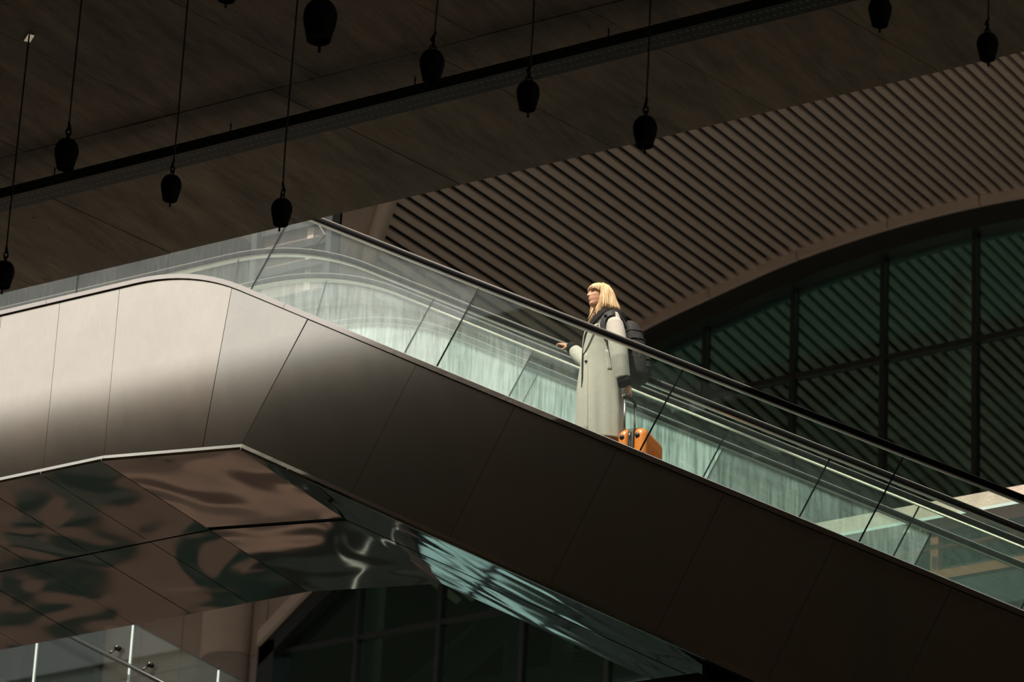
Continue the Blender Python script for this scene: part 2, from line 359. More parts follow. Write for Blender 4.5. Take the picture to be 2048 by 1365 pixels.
for k in range(16):
    o = pn_ if k == 0 else share(pn_, w3); o.location = (-34 + 3.1 * k + random.uniform(-.3, .3), 0, random.uniform(-1, 1))
m = MB(); m.box(-90, 60, YF, YF + 0.5, 9, 17)
tag(m.build('wall_band', M['band']), kind='structure')  # unseen lighter band, put in for the soffit to reflect
wall = tag(wall.build('wall_back', M['wallpanel']), 'beige terminal wall behind the escalator', kind='structure')
# cladding panels on the wall left of the arch
m = MB(); m.box(0.006, 0.744, -0.03, 0.0, 0.006, 2.744); pp = m.build('wall_panel', M['wallpanel'], wall); first = True
for i in range(8):
    for j in range(-2, 2):
        x = -19.19 - 0.75 * i; z = 25.42 + 2.75 * j
        o = pp if first else share(pp, wall); first = False
        o.location = (x, YF, z)
# second dark window further left on the terminal wall
w2 = empty('window_2', (-24.4, YF - 0.05, 23.5)); tag(w2, 'dark window left of the pilaster on the terminal wall', kind='structure')
for i in range(4):
    for j in range(3):
        m = MB(); m.box(-3.0 + 1.5 * i + .04, -1.5 + 1.5 * i - .04, -0.01, 0.01, -3 + 2.1 * j + .04, -0.9 + 2.1 * j - .04); m.build('pane', M['dark_glass'], w2)
for i in range(5):
    m = MB(); m.box(-3.05 + 1.5 * i, -2.95 + 1.5 * i, -0.06, 0.04, -3.05, 3.35); m.build('mullion', M['frame'], w2)
for j in range(4):
    m = MB(); m.box(-2.95, 2.95, -0.05, 0.04, -3.05 + 2.1 * j, -2.95 + 2.1 * j); m.build('transom', M['frame'], w2)
# half-round pilaster
pil = empty('round_pilaster', (-19.1, YF - 0.04, 0)); tag(pil, 'beige half-round pilaster on the terminal wall, under the soffit', 'pilaster')
m = MB()
m.loft([[(0.42 * math.cos(math.pi + math.pi * k / 14), 0.34 * math.sin(math.pi + math.pi * k / 14), z) for k in range(15)] for z in (0.01, 2.74)], True, True)
pr = m.build('drum', M['wallpanel'], pil, True)
for j in range(-3, 3):
    o = pr if j == -3 else share(pr, pil)
    o.location = (0, 0, 25.42 + 2.75 * j)
# beige arch band and dark frame band
band = empty('arch_band', (-7, YF, 25)); tag(band, 'curved beige metal band edging the slatted canopy along the arched window', 'arch trim')
seams = [-18.4, -16.7, -15.3, -13.9, -12.47, -11.05, -9.66, -8.25, -6.84, -5.4, -4.0, -2.6, -1.2, 0.2, 1.6, 3.0, 4.4]
for i in range(len(seams) - 1):
    m = MB(); a, b = seams[i] + 0.008, seams[i + 1] - 0.008
    q = [a + (b - a) * k / 8 for k in range(9)]
    m.loft([[(x + 7, -0.30, arch(x) - 25), (x + 7, -0.30, arch(x) + 0.22 - 25), (x + 7, -0.005, arch(x) + 0.22 - 25), (x + 7, -0.005, arch(x) - 25)] for x in q])
    m.build('band_segment', M['slat'], band)
win = empty('window_1', (-7, YF, 25)); tag(win, 'large arched dark green window of the terminal', kind='structure')
m = MB(); q = [-18.4 + (22.8) * k / 90 for k in range(91)]
m.loft([[(x + 7, -0.22, arch(x) - 0.30 - 25), (x + 7, -0.22, arch(x) + 0.0 - 25), (x + 7, 0.1, arch(x) + 0.0 - 25), (x + 7, 0.1, arch(x) - 0.30 - 25)] for x in q])
m.build('arch_frame', M['frame'], win)
for xj in (-18.42, 4.12):
    m = MB(); m.box(xj + 7, xj + 7.28, -0.22, 0.1, -8, arch(-18.3) - 25); m.build('jamb', M['frame'], win)
mx = [-7.03 - 1.4 * k for k in range(8)] + [-7.03 + 1.4 * k for k in range(1, 8)]
mx.sort()
for x in mx:
    m = MB(); m.box(x + 7 - 0.035, x + 7 + 0.035, -0.07, 0.06, -8, arch(x) - 0.25 - 25); m.build('mullion', M['frame'], win)
tz = [17.05, 19.9, 22.65, 25.4, 28.15]
for z in tz:
    xa, xb = -18.4, 4.4
    while z > arch(xa) - 0.2: xa += 0.05
    while z > arch(xb) - 0.2: xb -= 0.05
    m = MB(); m.box(xa + 7, xb + 7, -0.06, 0.05, z - 0.04 - 25, z + 0.04 - 25); m.build('transom', M['frame'], win)
m_, nt, out = newmat('coated_green_glass')
tr = N(nt, 'ShaderNodeBsdfTransparent'); tr.inputs[0].default_value = (0.52, 0.63, 0.57, 1)
gl = N(nt, 'ShaderNodeBsdfGlossy', Roughness=0.03); gl.inputs[0].default_value = (0.43, 0.70, 0.65, 1)
mxs = N(nt, 'ShaderNodeMixShader'); mxs.inputs[0].default_value = 0.5
nt.links.new(tr.outputs[0], mxs.inputs[1]); nt.links.new(gl.outputs[0], mxs.inputs[2]); nt.links.new(mxs.outputs[0], out.inputs[0])
M['coated'] = m_
bx = [-18.4] + mx + [4.4]; bz = tz + [31]
for i in range(len(bx) - 1):
    for j in range(len(bz) - 1):
        x0, x1, z0, z1 = bx[i] + 0.03, bx[i + 1] - 0.03, bz[j] + 0.03, bz[j + 1] - 0.03
        if z0 > max(arch(x0), arch(x1)) - 0.25: continue
        m = MB(); n = 6; xq = [x0 + (x1 - x0) * k / n for k in range(n + 1)]
        top = [(x, max(min(z1, arch(x) - 0.2), z0 + 0.01)) for x in xq]
        w = random.uniform(-0.006, 0.006)
        m.prism([(x0 + 7, z0 - 25), (x1 + 7, z0 - 25)] + [(x + 7, z - 25) for x, z in reversed(top)], w, w + 0.02)
        m.build('pane', M['coated'], win)
# interior behind the glass
m = MB(); m.box(-30, 16, YF + 7, YF + 7.3, 8, 34); m.box(-30, 16, YF + 0.5, YF + 7, 31.5, 31.8); m.box(-30, 16, YF + 0.3, YF + 7, 11.5, 11.8)
tag(m.build('wall_interior', M['interior']), kind='structure')
frm = empty('interior_steelwork', (-10, YF + 1.2, 25)); tag(frm, 'pale green columns and sloping beams seen dimly behind the arched window', 'steelwork')
for x in (-17.6, -15.1, -14.3, -8.0, -4.2):
    m = MB(); m.lathe([(0.16, -13.2), (0.16, 5)], (x + 10, 0.3, 0), 12); m.build('column', M['pale'], frm, True)
for (xa, za, xb, zb) in ((-17.3, 24.6, -14.6, 26.4), (-16.2, 24.9, -13.4, 26.9), (-11.4, 27.2, -8.2, 28.9), (-9.6, 26.6, -5.2, 28.2), (-12.5, 26.3, -7.5, 27.6)):
    m = MB(); m.tube([(xa + 10, 0, za - 25), (xb + 10, 0, zb - 25)], 0.13, 6); m.build('sloping_beam', M['pale'], frm)
for z in (24.9, 27.75):
    m = MB(); m.box(-9, 12, 0.0, 0.2, z - 25.12, z - 24.88); m.build('cross_beam', M['pale'], frm)
hall = bpy.data.lights.new('hall_fill_light', 'AREA'); hall.shape = 'RECTANGLE'; hall.size = 20; hall.size_y = 3.0; hall.energy = 75; hall.color = (0.92, 1.0, 0.88)
ho = bpy.data.objects.new('hall_fill_light', hall); COL.objects.link(ho); ho.location = (-10.5, YF + 3.6, 31.2)      # unseen fill light, added so the glass does not go black
bl = MB()
for k in range(46):
    z = 22.0 + k * 0.068; bl.box(-14.2, -11.3, YF + 1.0, YF + 1.04, z, z + 0.034)
o = bl.build('window_blind', M['pale']); tag(o, 'pale horizontal window blind behind the lower glass of the arched window', 'blind', kind='stuff')

# ------------------------------------------------------------------ slatted canopy
DS = Vector((-0.0945, 0.985, 0.144)).normalized()
def canopy(xp, t, up=0.0): return Vector((xp, YF, arch(xp) + up)) - DS * t
def tend(xp): return min(7.2 + (xp + 12.54) * 1.25, 13.5)
can = empty('slatted_canopy', (-8, 16, 28)); tag(can, 'curved canopy of long beige slats with dark gaps above the arched window', 'canopy')
co = Vector((-8, 16, 28))
x = -16.6; cnt = 0
while x < 5.2:
    slp = (arch(x + 0.02) - arch(x - 0.02)) / 0.04; ux = Vector((1, 0, slp)).normalized(); uz = Vector((-slp, 0, 1)).normalized()
    t1 = tend(x)
    if t1 > 0.6:
        m = MB(); w = 0.0505
        A_, B_ = canopy(x, -0.1) - co, canopy(x, t1) - co
        r = lambda c: [c - ux * w + uz * 0.22, c - ux * w + uz * 0.17, c + ux * w + uz * 0.17, c + ux * w + uz * 0.22]
        m.loft([r(A_), r(B_)]); m.build('slat', M['slat'], can); cnt += 1
    x += 0.170 / math.sqrt(1 + slp * slp)
tdk = lambda x: 13.6 if x > -14.2 else max(tend(x), 0.3)
# dark deck over the slats
m = MB(); q = [-14.3 + 21.0 * k / 60 for k in range(61)]
m.loft([[canopy(x, -0.3, 0.42) - co, canopy(x, tdk(x), 0.42) - co, canopy(x, tdk(x), 0.75) - co, canopy(x, -0.3, 0.75) - co] for x in q]); m.build('deck', M['dark'], can)
# skew edge beam where the slats stop and plain soffit beyond it
q = [-14.2 + 5.4 * k / 30 for k in range(31)]
m = MB(); m.loft([[canopy(x, tend(x), 0.36) - co, canopy(x, tend(x), 0.02) - co, canopy(x, tend(x) + 0.36, 0.02) - co, canopy(x, tend(x) + 0.36, 0.36) - co] for x in q]); m.build('edge_beam', M['slat'], can, True)
m = MB(); m.loft([[canopy(x, tend(x) + 0.36, 0.16) - co, canopy(x, 13.5, 0.16) - co, canopy(x, 13.5, 0.3) - co, canopy(x, tend(x) + 0.36, 0.3) - co] for x in q]); m.build('plain_soffit', M['wallpanel'], can)
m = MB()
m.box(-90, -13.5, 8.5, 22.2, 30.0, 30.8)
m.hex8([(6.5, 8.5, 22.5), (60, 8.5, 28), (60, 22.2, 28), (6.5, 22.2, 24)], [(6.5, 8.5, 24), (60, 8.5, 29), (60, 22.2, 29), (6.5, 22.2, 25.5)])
tag(m.build('roof', M['interior']), 'plain dark roof overhang beside the slatted canopy', kind='structure')  # overhang placed to shade the wall, dark to dim the window's reflection

# ------------------------------------------------------------------ the two escalators
esc = empty('escalator', (0, 0, 14.3)); tag(esc, 'near escalator clad in brushed steel, carrying the woman, with black handrails', 'escalator')
eso = empty('escalator', (0, 2.4, 14.3)); tag(eso, 'far escalator alongside, seen through the near one\'s glass behind the woman', 'escalator')
OFF = {esc: Vector((0, 0, 14.3)), eso: Vector((0, 2.4, 14.3))}
def put(mb, name, mat, par, smooth=False):
    o = OFF[par]; mb.v = [(v[0] - o.x, v[1] - o.y, v[2] - o.z) for v in mb.v]
    return mb.build(name, mat, par, smooth)
RAILS = [(esc, 0.05), (esc, 1.30), (eso, 1.86), (eso, 2.87)]
for par, y in RAILS:
    m = MB(); sec = []
    for k in range(24):
        a = 2 * math.pi * k / 24; ca, sa = math.cos(a), math.sin(a)
        sec.append((0.787 + 0.023 * math.copysign(abs(sa) ** 0.4, sa), y + 0.042 * math.copysign(abs(ca) ** 0.4, ca)))
    sweep(m, S0, S1, sec); put(m, 'handrail', M['rubber'], par, True)
    m = MB(); sweep(m, S0, S1, [(0.748, y - 0.028), (0.758, y - 0.036), (0.758, y + 0.036), (0.748, y + 0.028)]); put(m, 'handrail_guide', M['guide'], par)
    m = MB(); sweep(m, S0, S1, [(0.8065, y - 0.0395), (0.8095, y - 0.0395), (0.8095, y - 0.036), (0.8065, y - 0.036)]); put(m, 'handrail_highlight', M['rail_highlight'], par)  # thin strip standing in for the highlight on the rail's edge
joints = {0.05: [-9.4, -6.9, -4.5, -2.6, -0.68, 1.26, 3.50, 5.77, 8.03, 10.3, 12.5, 14.8],
          1.30: [-9.4, -6.4, -4.0, -2.1, 0.10, 2.05, 4.30, 6.55, 8.80, 11.0, 13.3, 15.5],
          1.86: [-9.4, -5.9, -3.5, -1.6, 0.55, 2.85, 5.10, 7.15, 9.40, 11.6, 13.9, 15.9],
          2.87: [-9.4, -6.6, -4.2, -2.0, 0.2, 2.2, 4.4, 6.7, 8.95, 11.2, 13.5, 15.6]}
for par, y in RAILS:
    js = joints[y]
    for i in range(len(js) - 1):
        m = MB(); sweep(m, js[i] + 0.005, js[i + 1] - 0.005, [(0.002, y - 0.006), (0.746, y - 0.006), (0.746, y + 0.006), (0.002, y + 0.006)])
        if y == 0.05: mt = 'glass_near' if js[i] < 1.2 else ('glass_haze' if js[i] < 3.4 else 'glass_clean')  # real dust, but thinned on these panes to imitate shade
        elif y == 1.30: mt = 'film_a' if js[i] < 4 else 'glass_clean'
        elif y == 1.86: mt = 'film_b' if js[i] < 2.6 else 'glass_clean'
        else: mt = 'film_c' if js[i] < 4.3 else ('film_b' if js[i] < 6 else 'glass_clean')  # dust stops past the sunlit stretch, so its amount imitates sun and shade
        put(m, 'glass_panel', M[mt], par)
        m = MB(); s = js[i + 1]
        m.loft([[(P(s - 0.0035, n)[0], y - 0.007, P(s - 0.0035, n)[1]), (P(s + 0.0035, n)[0], y - 0.007, P(s + 0.0035, n)[1]), (P(s + 0.0035, n)[0], y + 0.007, P(s + 0.0035, n)[1]), (P(s - 0.0035, n)[0], y + 0.007, P(s - 0.0035, n)[1])] for n in (0.002, 0.744)])
        put(m, 'glass_joint', M['glass_edge'], par)
# decks
tr_j = [S0, -6.2, -3.6, -0.95, 1.75, 4.45, 7.15, 9.85, 12.55, S1]
for i in range(len(tr_j) - 1):
    m = MB(); sweep(m, tr_j[i] + 0.002, tr_j[i + 1] - 0.002, [(-0.046, -0.022), (-0.006, -0.022), (0.0, -0.012), (0.0, 0.14), (-0.046, 0.14)]); put(m, 'deck_trim', M['trim'], esc)
    m = MB(); sweep(m, tr_j[i] + 0.002, tr_j[i + 1] - 0.002, [(-0.04, 1.22), (0, 1.22), (0, 1.575), (-0.04, 1.575)]); put(m, 'deck_trim', M['trim'], esc)
    m = MB(); sweep(m, tr_j[i] + 0.002, tr_j[i + 1] - 0.002, [(-0.04, 1.585), (0, 1.585), (0, 1.94), (-0.04, 1.94)]); put(m, 'deck_trim', M['trim'], eso)
    m = MB(); sweep(m, tr_j[i] + 0.002, tr_j[i + 1] - 0.002, [(-0.04, 2.79), (0, 2.79), (0, 3.22), (-0.04, 3.22)]); put(m, 'deck_trim', M['trim'], eso)
for par, y in ((esc, 0.145), (esc, 1.195), (eso, 1.965), (eso, 2.765)):
    m = MB(); sweep(m, S0, S1, [(-0.40, y), (-0.002, y), (-0.002, y + 0.012), (-0.40, y + 0.012)]); put(m, 'skirt_panel', M['trim'], par)
# steps
RISE, TREAD = 0.22, 0.381
for par, y0, y1 in ((esc, 0.165, 1.19), (eso, 1.985, 2.76)):
    m = MB(); m.box(0, 0.40, 0, y1 - y0, -0.2, 0); st = m.build('step', M['step'], par)
    for k in range(-9, 16):
        o = st if k == -9 else share(st, par)
        o.location = Vector((-0.50 + TREAD * k, y0, 16.45 - RISE * k)) - OFF[par]
    m = MB(); m.box(-14, -0.5 - TREAD * 9 - 0.005, y0, y1, 18.3, 18.43); put(m, 'landing_plate', M['step'], par)
# truss core
BOT = [(-14.1, 17.03), (-4.70, 17.03), (-3.247, 16.85)]
def bot_in(X): return 14.975 - 0.57735 * X
top = [P(s, -0.55) for s in srange(S0, S1)]
m = MB(); m.prism(BOT + [(9.5, bot_in(9.5))] + [(9.5, bot_in(9.5) + 0.85)] + [p for p in reversed(top) if p[0] < 9.4], 0.035, 3.18); put(m, 'truss_core', M['dark'], esc)
# near side cladding panels
def botz(X):
    if X <= -4.70: return 17.075
    if X <= -3.255: return 17.075 + (X + 4.70) * (16.908 - 17.075) / 1.445
    return 16.908 - (X + 3.255) * 0.57735
def pathx(s, n): return P(s, n)
def panel(topa, topb, bota, botb, extra_bot=(), tilt=0.0, mat='clad'):
    """topa/topb: arc lengths at the ledge; bota/botb: X at the foot"""
    tops = [P(s, -0.052) for s in srange(topa + 0.002, topb - 0.002)]
    pts = tops + [(botb - 0.002, botz(botb))] + list(extra_bot) + [(bota + 0.002, botz(bota))]
    m = MB(); n = len(pts)
    cx = sum(p[0] for p in pts) / n
    ya = lambda p: -(p[0] - cx) * tilt
    m.add([(p[0], ya(p), p[1]) for p in pts] + [(p[0], ya(p) + 0.03, p[1]) for p in pts],
          [tuple(range(n)), tuple(range(2 * n - 1, n - 1, -1))] + [(i, i + n, (i + 1) % n + n, (i + 1) % n) for i in range(n)])
    return put(m, 'cladding_panel', M[mat], esc)
xl = [-14.02 + 0.6395 * k for k in range(14)]
lx = [-4.70 - 0.643 * k for k in range(15)][::-1]
for i in range(len(lx) - 1): panel(lx[i] - ARC0, lx[i + 1] - ARC0, lx[i], lx[i + 1])
def stop_at(X):   # arc length where the ledge passes X
    lo, hi = -10.0, 20.0
    for _ in range(60):
        md = (lo + hi) / 2
        if P(md, -0.052)[0] < X: lo = md
        else: hi = md
    return lo
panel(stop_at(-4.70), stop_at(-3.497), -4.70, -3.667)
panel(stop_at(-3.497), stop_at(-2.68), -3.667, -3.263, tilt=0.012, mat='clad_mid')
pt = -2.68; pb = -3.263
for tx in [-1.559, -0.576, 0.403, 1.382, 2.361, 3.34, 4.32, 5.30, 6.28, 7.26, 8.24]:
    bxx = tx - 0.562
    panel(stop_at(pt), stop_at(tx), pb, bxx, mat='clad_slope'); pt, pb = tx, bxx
# bottom trim strip, leaning out so it faces slightly up
segs = [(-14.0, -9.2), (-9.2, -4.70), (-4.70, -3.255), (-3.255, -0.3), (-0.3, 3.0), (3.0, 8.0)]
for a, b in segs:
    m = MB(); a1, b1 = a + 0.001, b - 0.001
    r = lambda X: [(X, -0.004, botz(X) + 0.002), (X, -0.016, botz(X) - 0.062), (X, 0.03, botz(X) - 0.062), (X, 0.03, botz(X) + 0.002)]
    m.loft([r(a1), r(b1)]); put(m, 'bottom_trim', M['trim_low'], esc)
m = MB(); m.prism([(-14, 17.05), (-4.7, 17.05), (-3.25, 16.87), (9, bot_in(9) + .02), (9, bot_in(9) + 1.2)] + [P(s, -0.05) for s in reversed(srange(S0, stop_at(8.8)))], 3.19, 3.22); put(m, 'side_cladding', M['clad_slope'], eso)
# soffit panels
YR = [(-0.036, 1.556), (1.62, 3.19)]
for (ya, yb) in YR:
    for i in range(len(lx) - 1):
        m = MB(); m.box(lx[i] + 0.004, lx[i + 1] - 0.004, ya + 0.004, yb - 0.004, 17.01 + random.uniform(-.002, .002), 17.035); put(m, 'soffit_panel', M['soffit'], esc)
    m = MB(); m.loft([[(X, ya + 0.004, z), (X, yb - 0.004, z), (X, yb - 0.004, z + 0.025), (X, ya + 0.004, z + 0.025)] for X, z in ((-4.696, 17.012), (-3.251, 16.845))]); put(m, 'soffit_panel', M['soffit'], esc)
    sx = [-3.245, -2.75, -1.62, -0.50, 0.60, 0.98]
    for i in range(len(sx) - 1):
        m = MB(); zz = lambda X: 16.842 - (X + 3.247) * 0.57735
        m.loft([[(X, ya + 0.004, zz(X)), (X, yb - 0.004, zz(X)), (X, yb - 0.004, zz(X) + 0.025), (X, ya + 0.004, zz(X) + 0.025)] for X in (sx[i] + 0.003, sx[i + 1] - 0.003)]); put(m, 'soffit_panel', M['mirror'], esc)
m = MB(); m.box(-14, -4.70, 1.562, 1.612, 17.018, 17.035); put(m, 'soffit_strip', M['soffit'], esc)
# dark underside and ribs past the last mirror panel
for k in range(6):
    X = 1.12 + 0.35 * k; z = bot_in(X)
    m = MB(); m.box(X, X + 0.03, 0.2, 3.0, z - 0.12, z - 0.02); put(m, 'underside_rib', M['black_steel'], esc)
sup = empty('support_pier', (3.2, 1.6, 0)); tag(sup, 'black steel cap and pier holding up the escalator at the bottom edge', 'pier')
m = MB(); m.prism([(-2.95, 14.32), (-3.1, 14.22), (-2.6, 14.02), (-1.5, 12.9), (3.4, 9.9), (3.4, 10.9), (-2.2, 14.30)], -1.25, 1.35); m.build('cap', M['black_steel'], sup)
m = MB(); m.box(-0.4, 0.4, -0.6, 0.6, 0, 12.0); m.build('column', M['black_steel'], sup)

# ------------------------------------------------------------------ viaduct fittings: cable tray and hanging bells
TRY = at(815, 205, 'Z', ZS - 0.26)
trayo = empty('cable_tray', (TRY.x, TRY.y, ZS - 0.26)); tag(trayo, 'long dark perforated cable tray hung under the concrete slab', 'cable tray')
m = MB(); m.box(-14, 14, -0.10, 0.10, -0.015, 0.0); m.box(-14, 14, -0.10, -0.095, 0.0, 0.075); m.box(-14, 14, 0.095, 0.10, 0.0, 0.075); m.build('channel', M['tray'], trayo)
m = MB()
for k in range(330):
    xx = -9 + 0.055 * k
    m.box(xx, xx + 0.026, -0.062, -0.044, -0.0165, -0.0145); m.box(xx + 0.02, xx + 0.046, 0.02, 0.035, -0.0165, -0.0145)
    if k % 2 == 0: m.box(xx, xx + 0.028, 0.094, 0.0955, 0.02, 0.032)
o = m.build('slots', M['tray_hole'], trayo); o['kind'] = 'stuff'
for k in range(-5, 7):
    X = 1.70 * k
    m = MB(); m.tube([(X, 0.085, -0.02), (X, 0.085, 0.275)], 0.006, 6); m.box(X - 0.03, X + 0.03, 0.06, 0.11, 0.075, 0.11); m.build('hanger_rod', M['tray'], trayo)
m = MB(); m.tube([(-14, -0.03, 0.03), (14, -0.03, 0.03)], 0.022, 6); m.tube([(-14, 0.035, 0.026), (14, 0.035, 0.026)], 0.018, 6); m.build('cable_bundle', M['cable'], trayo)
HANG = [((8, 548), 1.0, 'hanging iron bell at the far left edge, cut by the picture'),
        ((133, 307), 1.10, 'hanging iron bell above the cable tray, leftmost whole one'),
        ((342, 375), 0.95, 'hanging iron bell just under the cable tray, second whole one from the left'),
        ((563, 423), 0.98, 'hanging iron bell touching the slab edge above the top landing'),
        ((640, 40), 1.45, 'largest, blurriest hanging iron bell near the top edge'),
        ((864, 130), 1.08, 'hanging iron bell just above the cable tray, left of the middle of the picture'),
        ((1056, 190), 1.02, 'hanging iron bell overlapping the cable tray, near the middle of the picture'),
        ((1290, 262), 1.08, 'hanging iron bell crossing the slab edge in front of the slats'),
        ((1760, 22), 0.98, 'hanging iron bell cut by the top edge, right of the middle'),
        ((1975, 92), 0.92, 'hanging iron bell at the far right crossing the slab edge'),
        ((455, -30), 1.05, 'hanging iron bell of which only the clapper dips into the top edge')]
def make_bell():
    r = empty('hanging_bell')
    m = MB(); m.lathe([(0.004, 0.098), (0.03, 0.096), (0.052, 0.084), (0.068, 0.062), (0.077, 0.034), (0.078, 0.008), (0.072, -0.03), (0.064, -0.062), (0.056, -0.098), (0.056, -0.106), (0.047, -0.106), (0.044, -0.09)], seg=24)
    m.build('bell_body', M['bell'], r, True)
    m = MB(); m.tube([(0.004, 0, -0.09), (0.008, 0, -0.165)], [0.006, 0.008], 8); m.build('clapper', M['bell'], r, True)
    m = MB(); m.tube([(0.02 * math.cos(a), 0.0, 0.115 + 0.024 * math.sin(a)) for a in [2 * math.pi * k / 12 for k in range(13)]], 0.006, 6); m.build('shackle', M['bell'], r, True)
    m = MB(); m.tube([(0.0, 0.016 * math.cos(a), 0.152 + 0.028 * math.sin(a)) for a in [2 * math.pi * k / 12 for k in range(13)]], 0.006, 6)
    m.tube([(-0.012, 0, 0.17), (0.012, 0, 0.235)], [0.014, 0.007], 6); m.build('hook', M['bell'], r, True)
    m = MB(); m.tube([(0.004, 0, 0.18), (0.012, 0, 0.5), (0.0, 0, 2.0)], 0.0065, 6); m.build('cable', M['cable'], r, True)
    m = MB(); m.box(-0.07, 0.05, -0.025, 0.025, 1.985, 2.0); m.build('anchor_plate', M['chrome'], r)
    return r
b0 = make_bell()
for i, ((px, py), sc, lab) in enumerate(HANG):
    if i == 0: r = b0
    else:
        r = b0.copy(); COL.objects.link(r)
        for ch in list(b0.children):
            c = ch.copy(); COL.objects.link(c); c.parent = r
    p = at(px, py, 'Z', ZS - 2.0); r.location = p
    r.rotation_euler = (0, 0, random.uniform(0, 6.28))
    for ch in r.children:
        n = ch.name.split('.')[0]
        if n == 'cable': ch.scale = (1, 1, 1)
        elif n != 'anchor_plate': ch.scale = (sc, sc, sc)
    tag(r, lab, 'bell', 'iron bells hanging under the slab')

# ------------------------------------------------------------------ footbridge behind, lower right
YB = 6.5
br = empty('footbridge', (2, YB, 17)); tag(br, 'sunlit beige footbridge edge with glass guard and rust-red frame, lower right', 'footbridge')
def bput(m, name, mat, sm=False):
    m.v = [(v[0] - 2, v[1] - YB, v[2] - 17) for v in m.v]; return m.build(name, mat, br, sm)
m = MB(); m.box(-2.4, 9, YB, YB + 0.30, 18.19, 18.363); bput(m, 'edge_beam', M['beam'])
m = MB(); m.box(-2.4, 9, YB - 0.06, YB - 0.045, 18.155, 18.185); bput(m, 'glass_rim', M['glass_lit'])
gx = [-2.3, -0.185, 1.95, 4.1, 6.2]
for i in range(len(gx) - 1):
    m = MB(); m.box(gx[i] + 0.01, gx[i + 1] - 0.01, YB - 0.06, YB - 0.048, 17.2, 18.155); bput(m, 'glass_panel', M['glass_clean'])
    m = MB(); m.box(gx[i + 1] - 0.008, gx[i + 1] + 0.008, YB - 0.062, YB - 0.046, 17.2, 18.155); bput(m, 'glass_joint', M['glass_edge'])
for X in (-0.245, -0.075, 1.89, 2.06):
    m = MB(); m.tube([(X, YB - 0.11, 18.05), (X, YB - 0.06, 18.05)], [0.030, 0.034], 12); bput(m, 'standoff', M['chrome'], True)
for X in (-2.1, -0.055, 2.08, 4.2):
    m = MB(); m.box(X - 0.04, X + 0.04, YB + 0.1, YB + 0.2, 17.1, 18.08); bput(m, 'frame_post', M['rust'])
for z in (17.62, 17.93):
    m = MB(); m.box(-2.4, 6.5, YB + 0.11, YB + 0.19, z, z + (0.09 if z < 17.8 else 0.03)); bput(m, 'frame_rail', M['rust'])
m = MB(); m.box(-2.4, 9, YB + 0.3, YB + 2.6, 17.1, 17.3); bput(m, 'walkway_deck', M['brown'])
m = MB(); m.box(-2.4, 9, YB + 0.9, YB + 0.95, 17.3, 18.1); bput(m, 'back_panel', M['interior'])

# ------------------------------------------------------------------ stair balustrade behind, lower left
YS = 6.0
stair = empty('stair_balustrade', (-9, YS, 17)); tag(stair, 'sloping glass stair balustrade with tubular handrail at the lower left corner', 'balustrade')
def sput(m, name, mat, sm=False):
    m.v = [(v[0] + 9, v[1] - YS, v[2] - 17) for v in m.v]; return m.build(name, mat, stair, sm)
line = lambda X, z0: z0 - 0.60 * (X + 8.616)
px_ = [-11.2, -9.98, -8.77, -7.66, -6.4, -5.0]
for i in range(len(px_) - 1):
    a, b = px_[i] + 0.008, px_[i + 1] - 0.008
    m = MB(); m.prism([(a, line(a, 18.311) - 1.4), (b, line(b, 18.311) - 1.4), (b, line(b, 18.311)), (a, line(a, 18.311))], YS, YS + 0.015); sput(m, 'glass_panel', M['glass_clean'])
    m = MB(); X = px_[i + 1]; m.box(X - 0.012, X + 0.012, YS - 0.005, YS + 0.02, line(X, 18.311) - 1.4, line(X, 18.311) - 0.01); sput(m, 'glass_edge', M['glass_lit'])
    m = MB(); m.prism([(a, line(a, 18.311)), (b, line(b, 18.311)), (b, line(b, 18.325)), (a, line(a, 18.325))], YS - 0.004, YS + 0.019); sput(m, 'top_edge', M['glass_edge'])
hz = lambda X: 18.314 - 0.585 * (X + 9.396)
m = MB(); m.tube([(-11.4, YS - 0.1, hz(-11.4)), (-5.2, YS - 0.1, hz(-5.2))], 0.022, 10); sput(m, 'handrail', M['dull'], True)
for X in (-8.98, -8.55, -10.2, -9.76, -7.9, -7.5):
    m = MB(); m.tube([(X + 0.06, YS - 0.03, hz(X) + 0.09), (X - 0.02, YS - 0.1, hz(X) + 0.0)], 0.010, 8)
    m.tube([(X + 0.06, YS - 0.06, hz(X) + 0.09), (X + 0.06, YS, hz(X) + 0.09)], 0.028, 10); sput(m, 'handrail_bracket', M['dull'], True)
m = MB(); m.prism([(-11.5, line(-11.5, 18.311) - 1.9), (-5, line(-5, 18.311) - 1.9), (-5, line(-5, 18.311) - 1.3), (-11.5, line(-11.5, 18.311) - 1.3)], YS + 0.02, YS + 1.8); sput(m, 'stair_flight', M['dark'])
# ------------------------------------------------------------------ louvred panel past the top landing
q0 = at(602, 470, 'Y', 3.30)
lou = empty('louvre_panel', (q0.x, 3.30, q0.z - 0.6)); tag(lou, 'brownish louvred panel with a pale upright, seen through the glass above the top landing', 'panel')
m = MB(); m.box(-0.46, 0.42, 0.03, 0.06, 0, 1.1); m.build('back_plate', M['band'], lou)
for k in range(4):
    m = MB(); m.box(-0.46, 0.40, -0.03, 0.02, 0.22 + 0.22 * k, 0.30 + 0.22 * k); m.build('louvre', M['black_steel'], lou)
m = MB(); m.box(-0.50, -0.44, -0.10, 0.06, -0.9, 1.1); m.build('post', M['frame'], lou)
m = MB(); m.box(0.06, 0.13, 0.021, 0.028, 0, 1.1); m.build('upright', M['wallpanel'], lou)
m = MB(); m.box(0.36, 0.42, -0.10, 0.06, -0.9, 1.1); m.build('post', M['frame'], lou)
m = MB(); m.tube([(0.16, -0.06, 0.75), (0.32, -0.06, 0.5), (0.20, -0.06, 0.38)], 0.012, 6); m.build('bracket', M['frame'], lou)
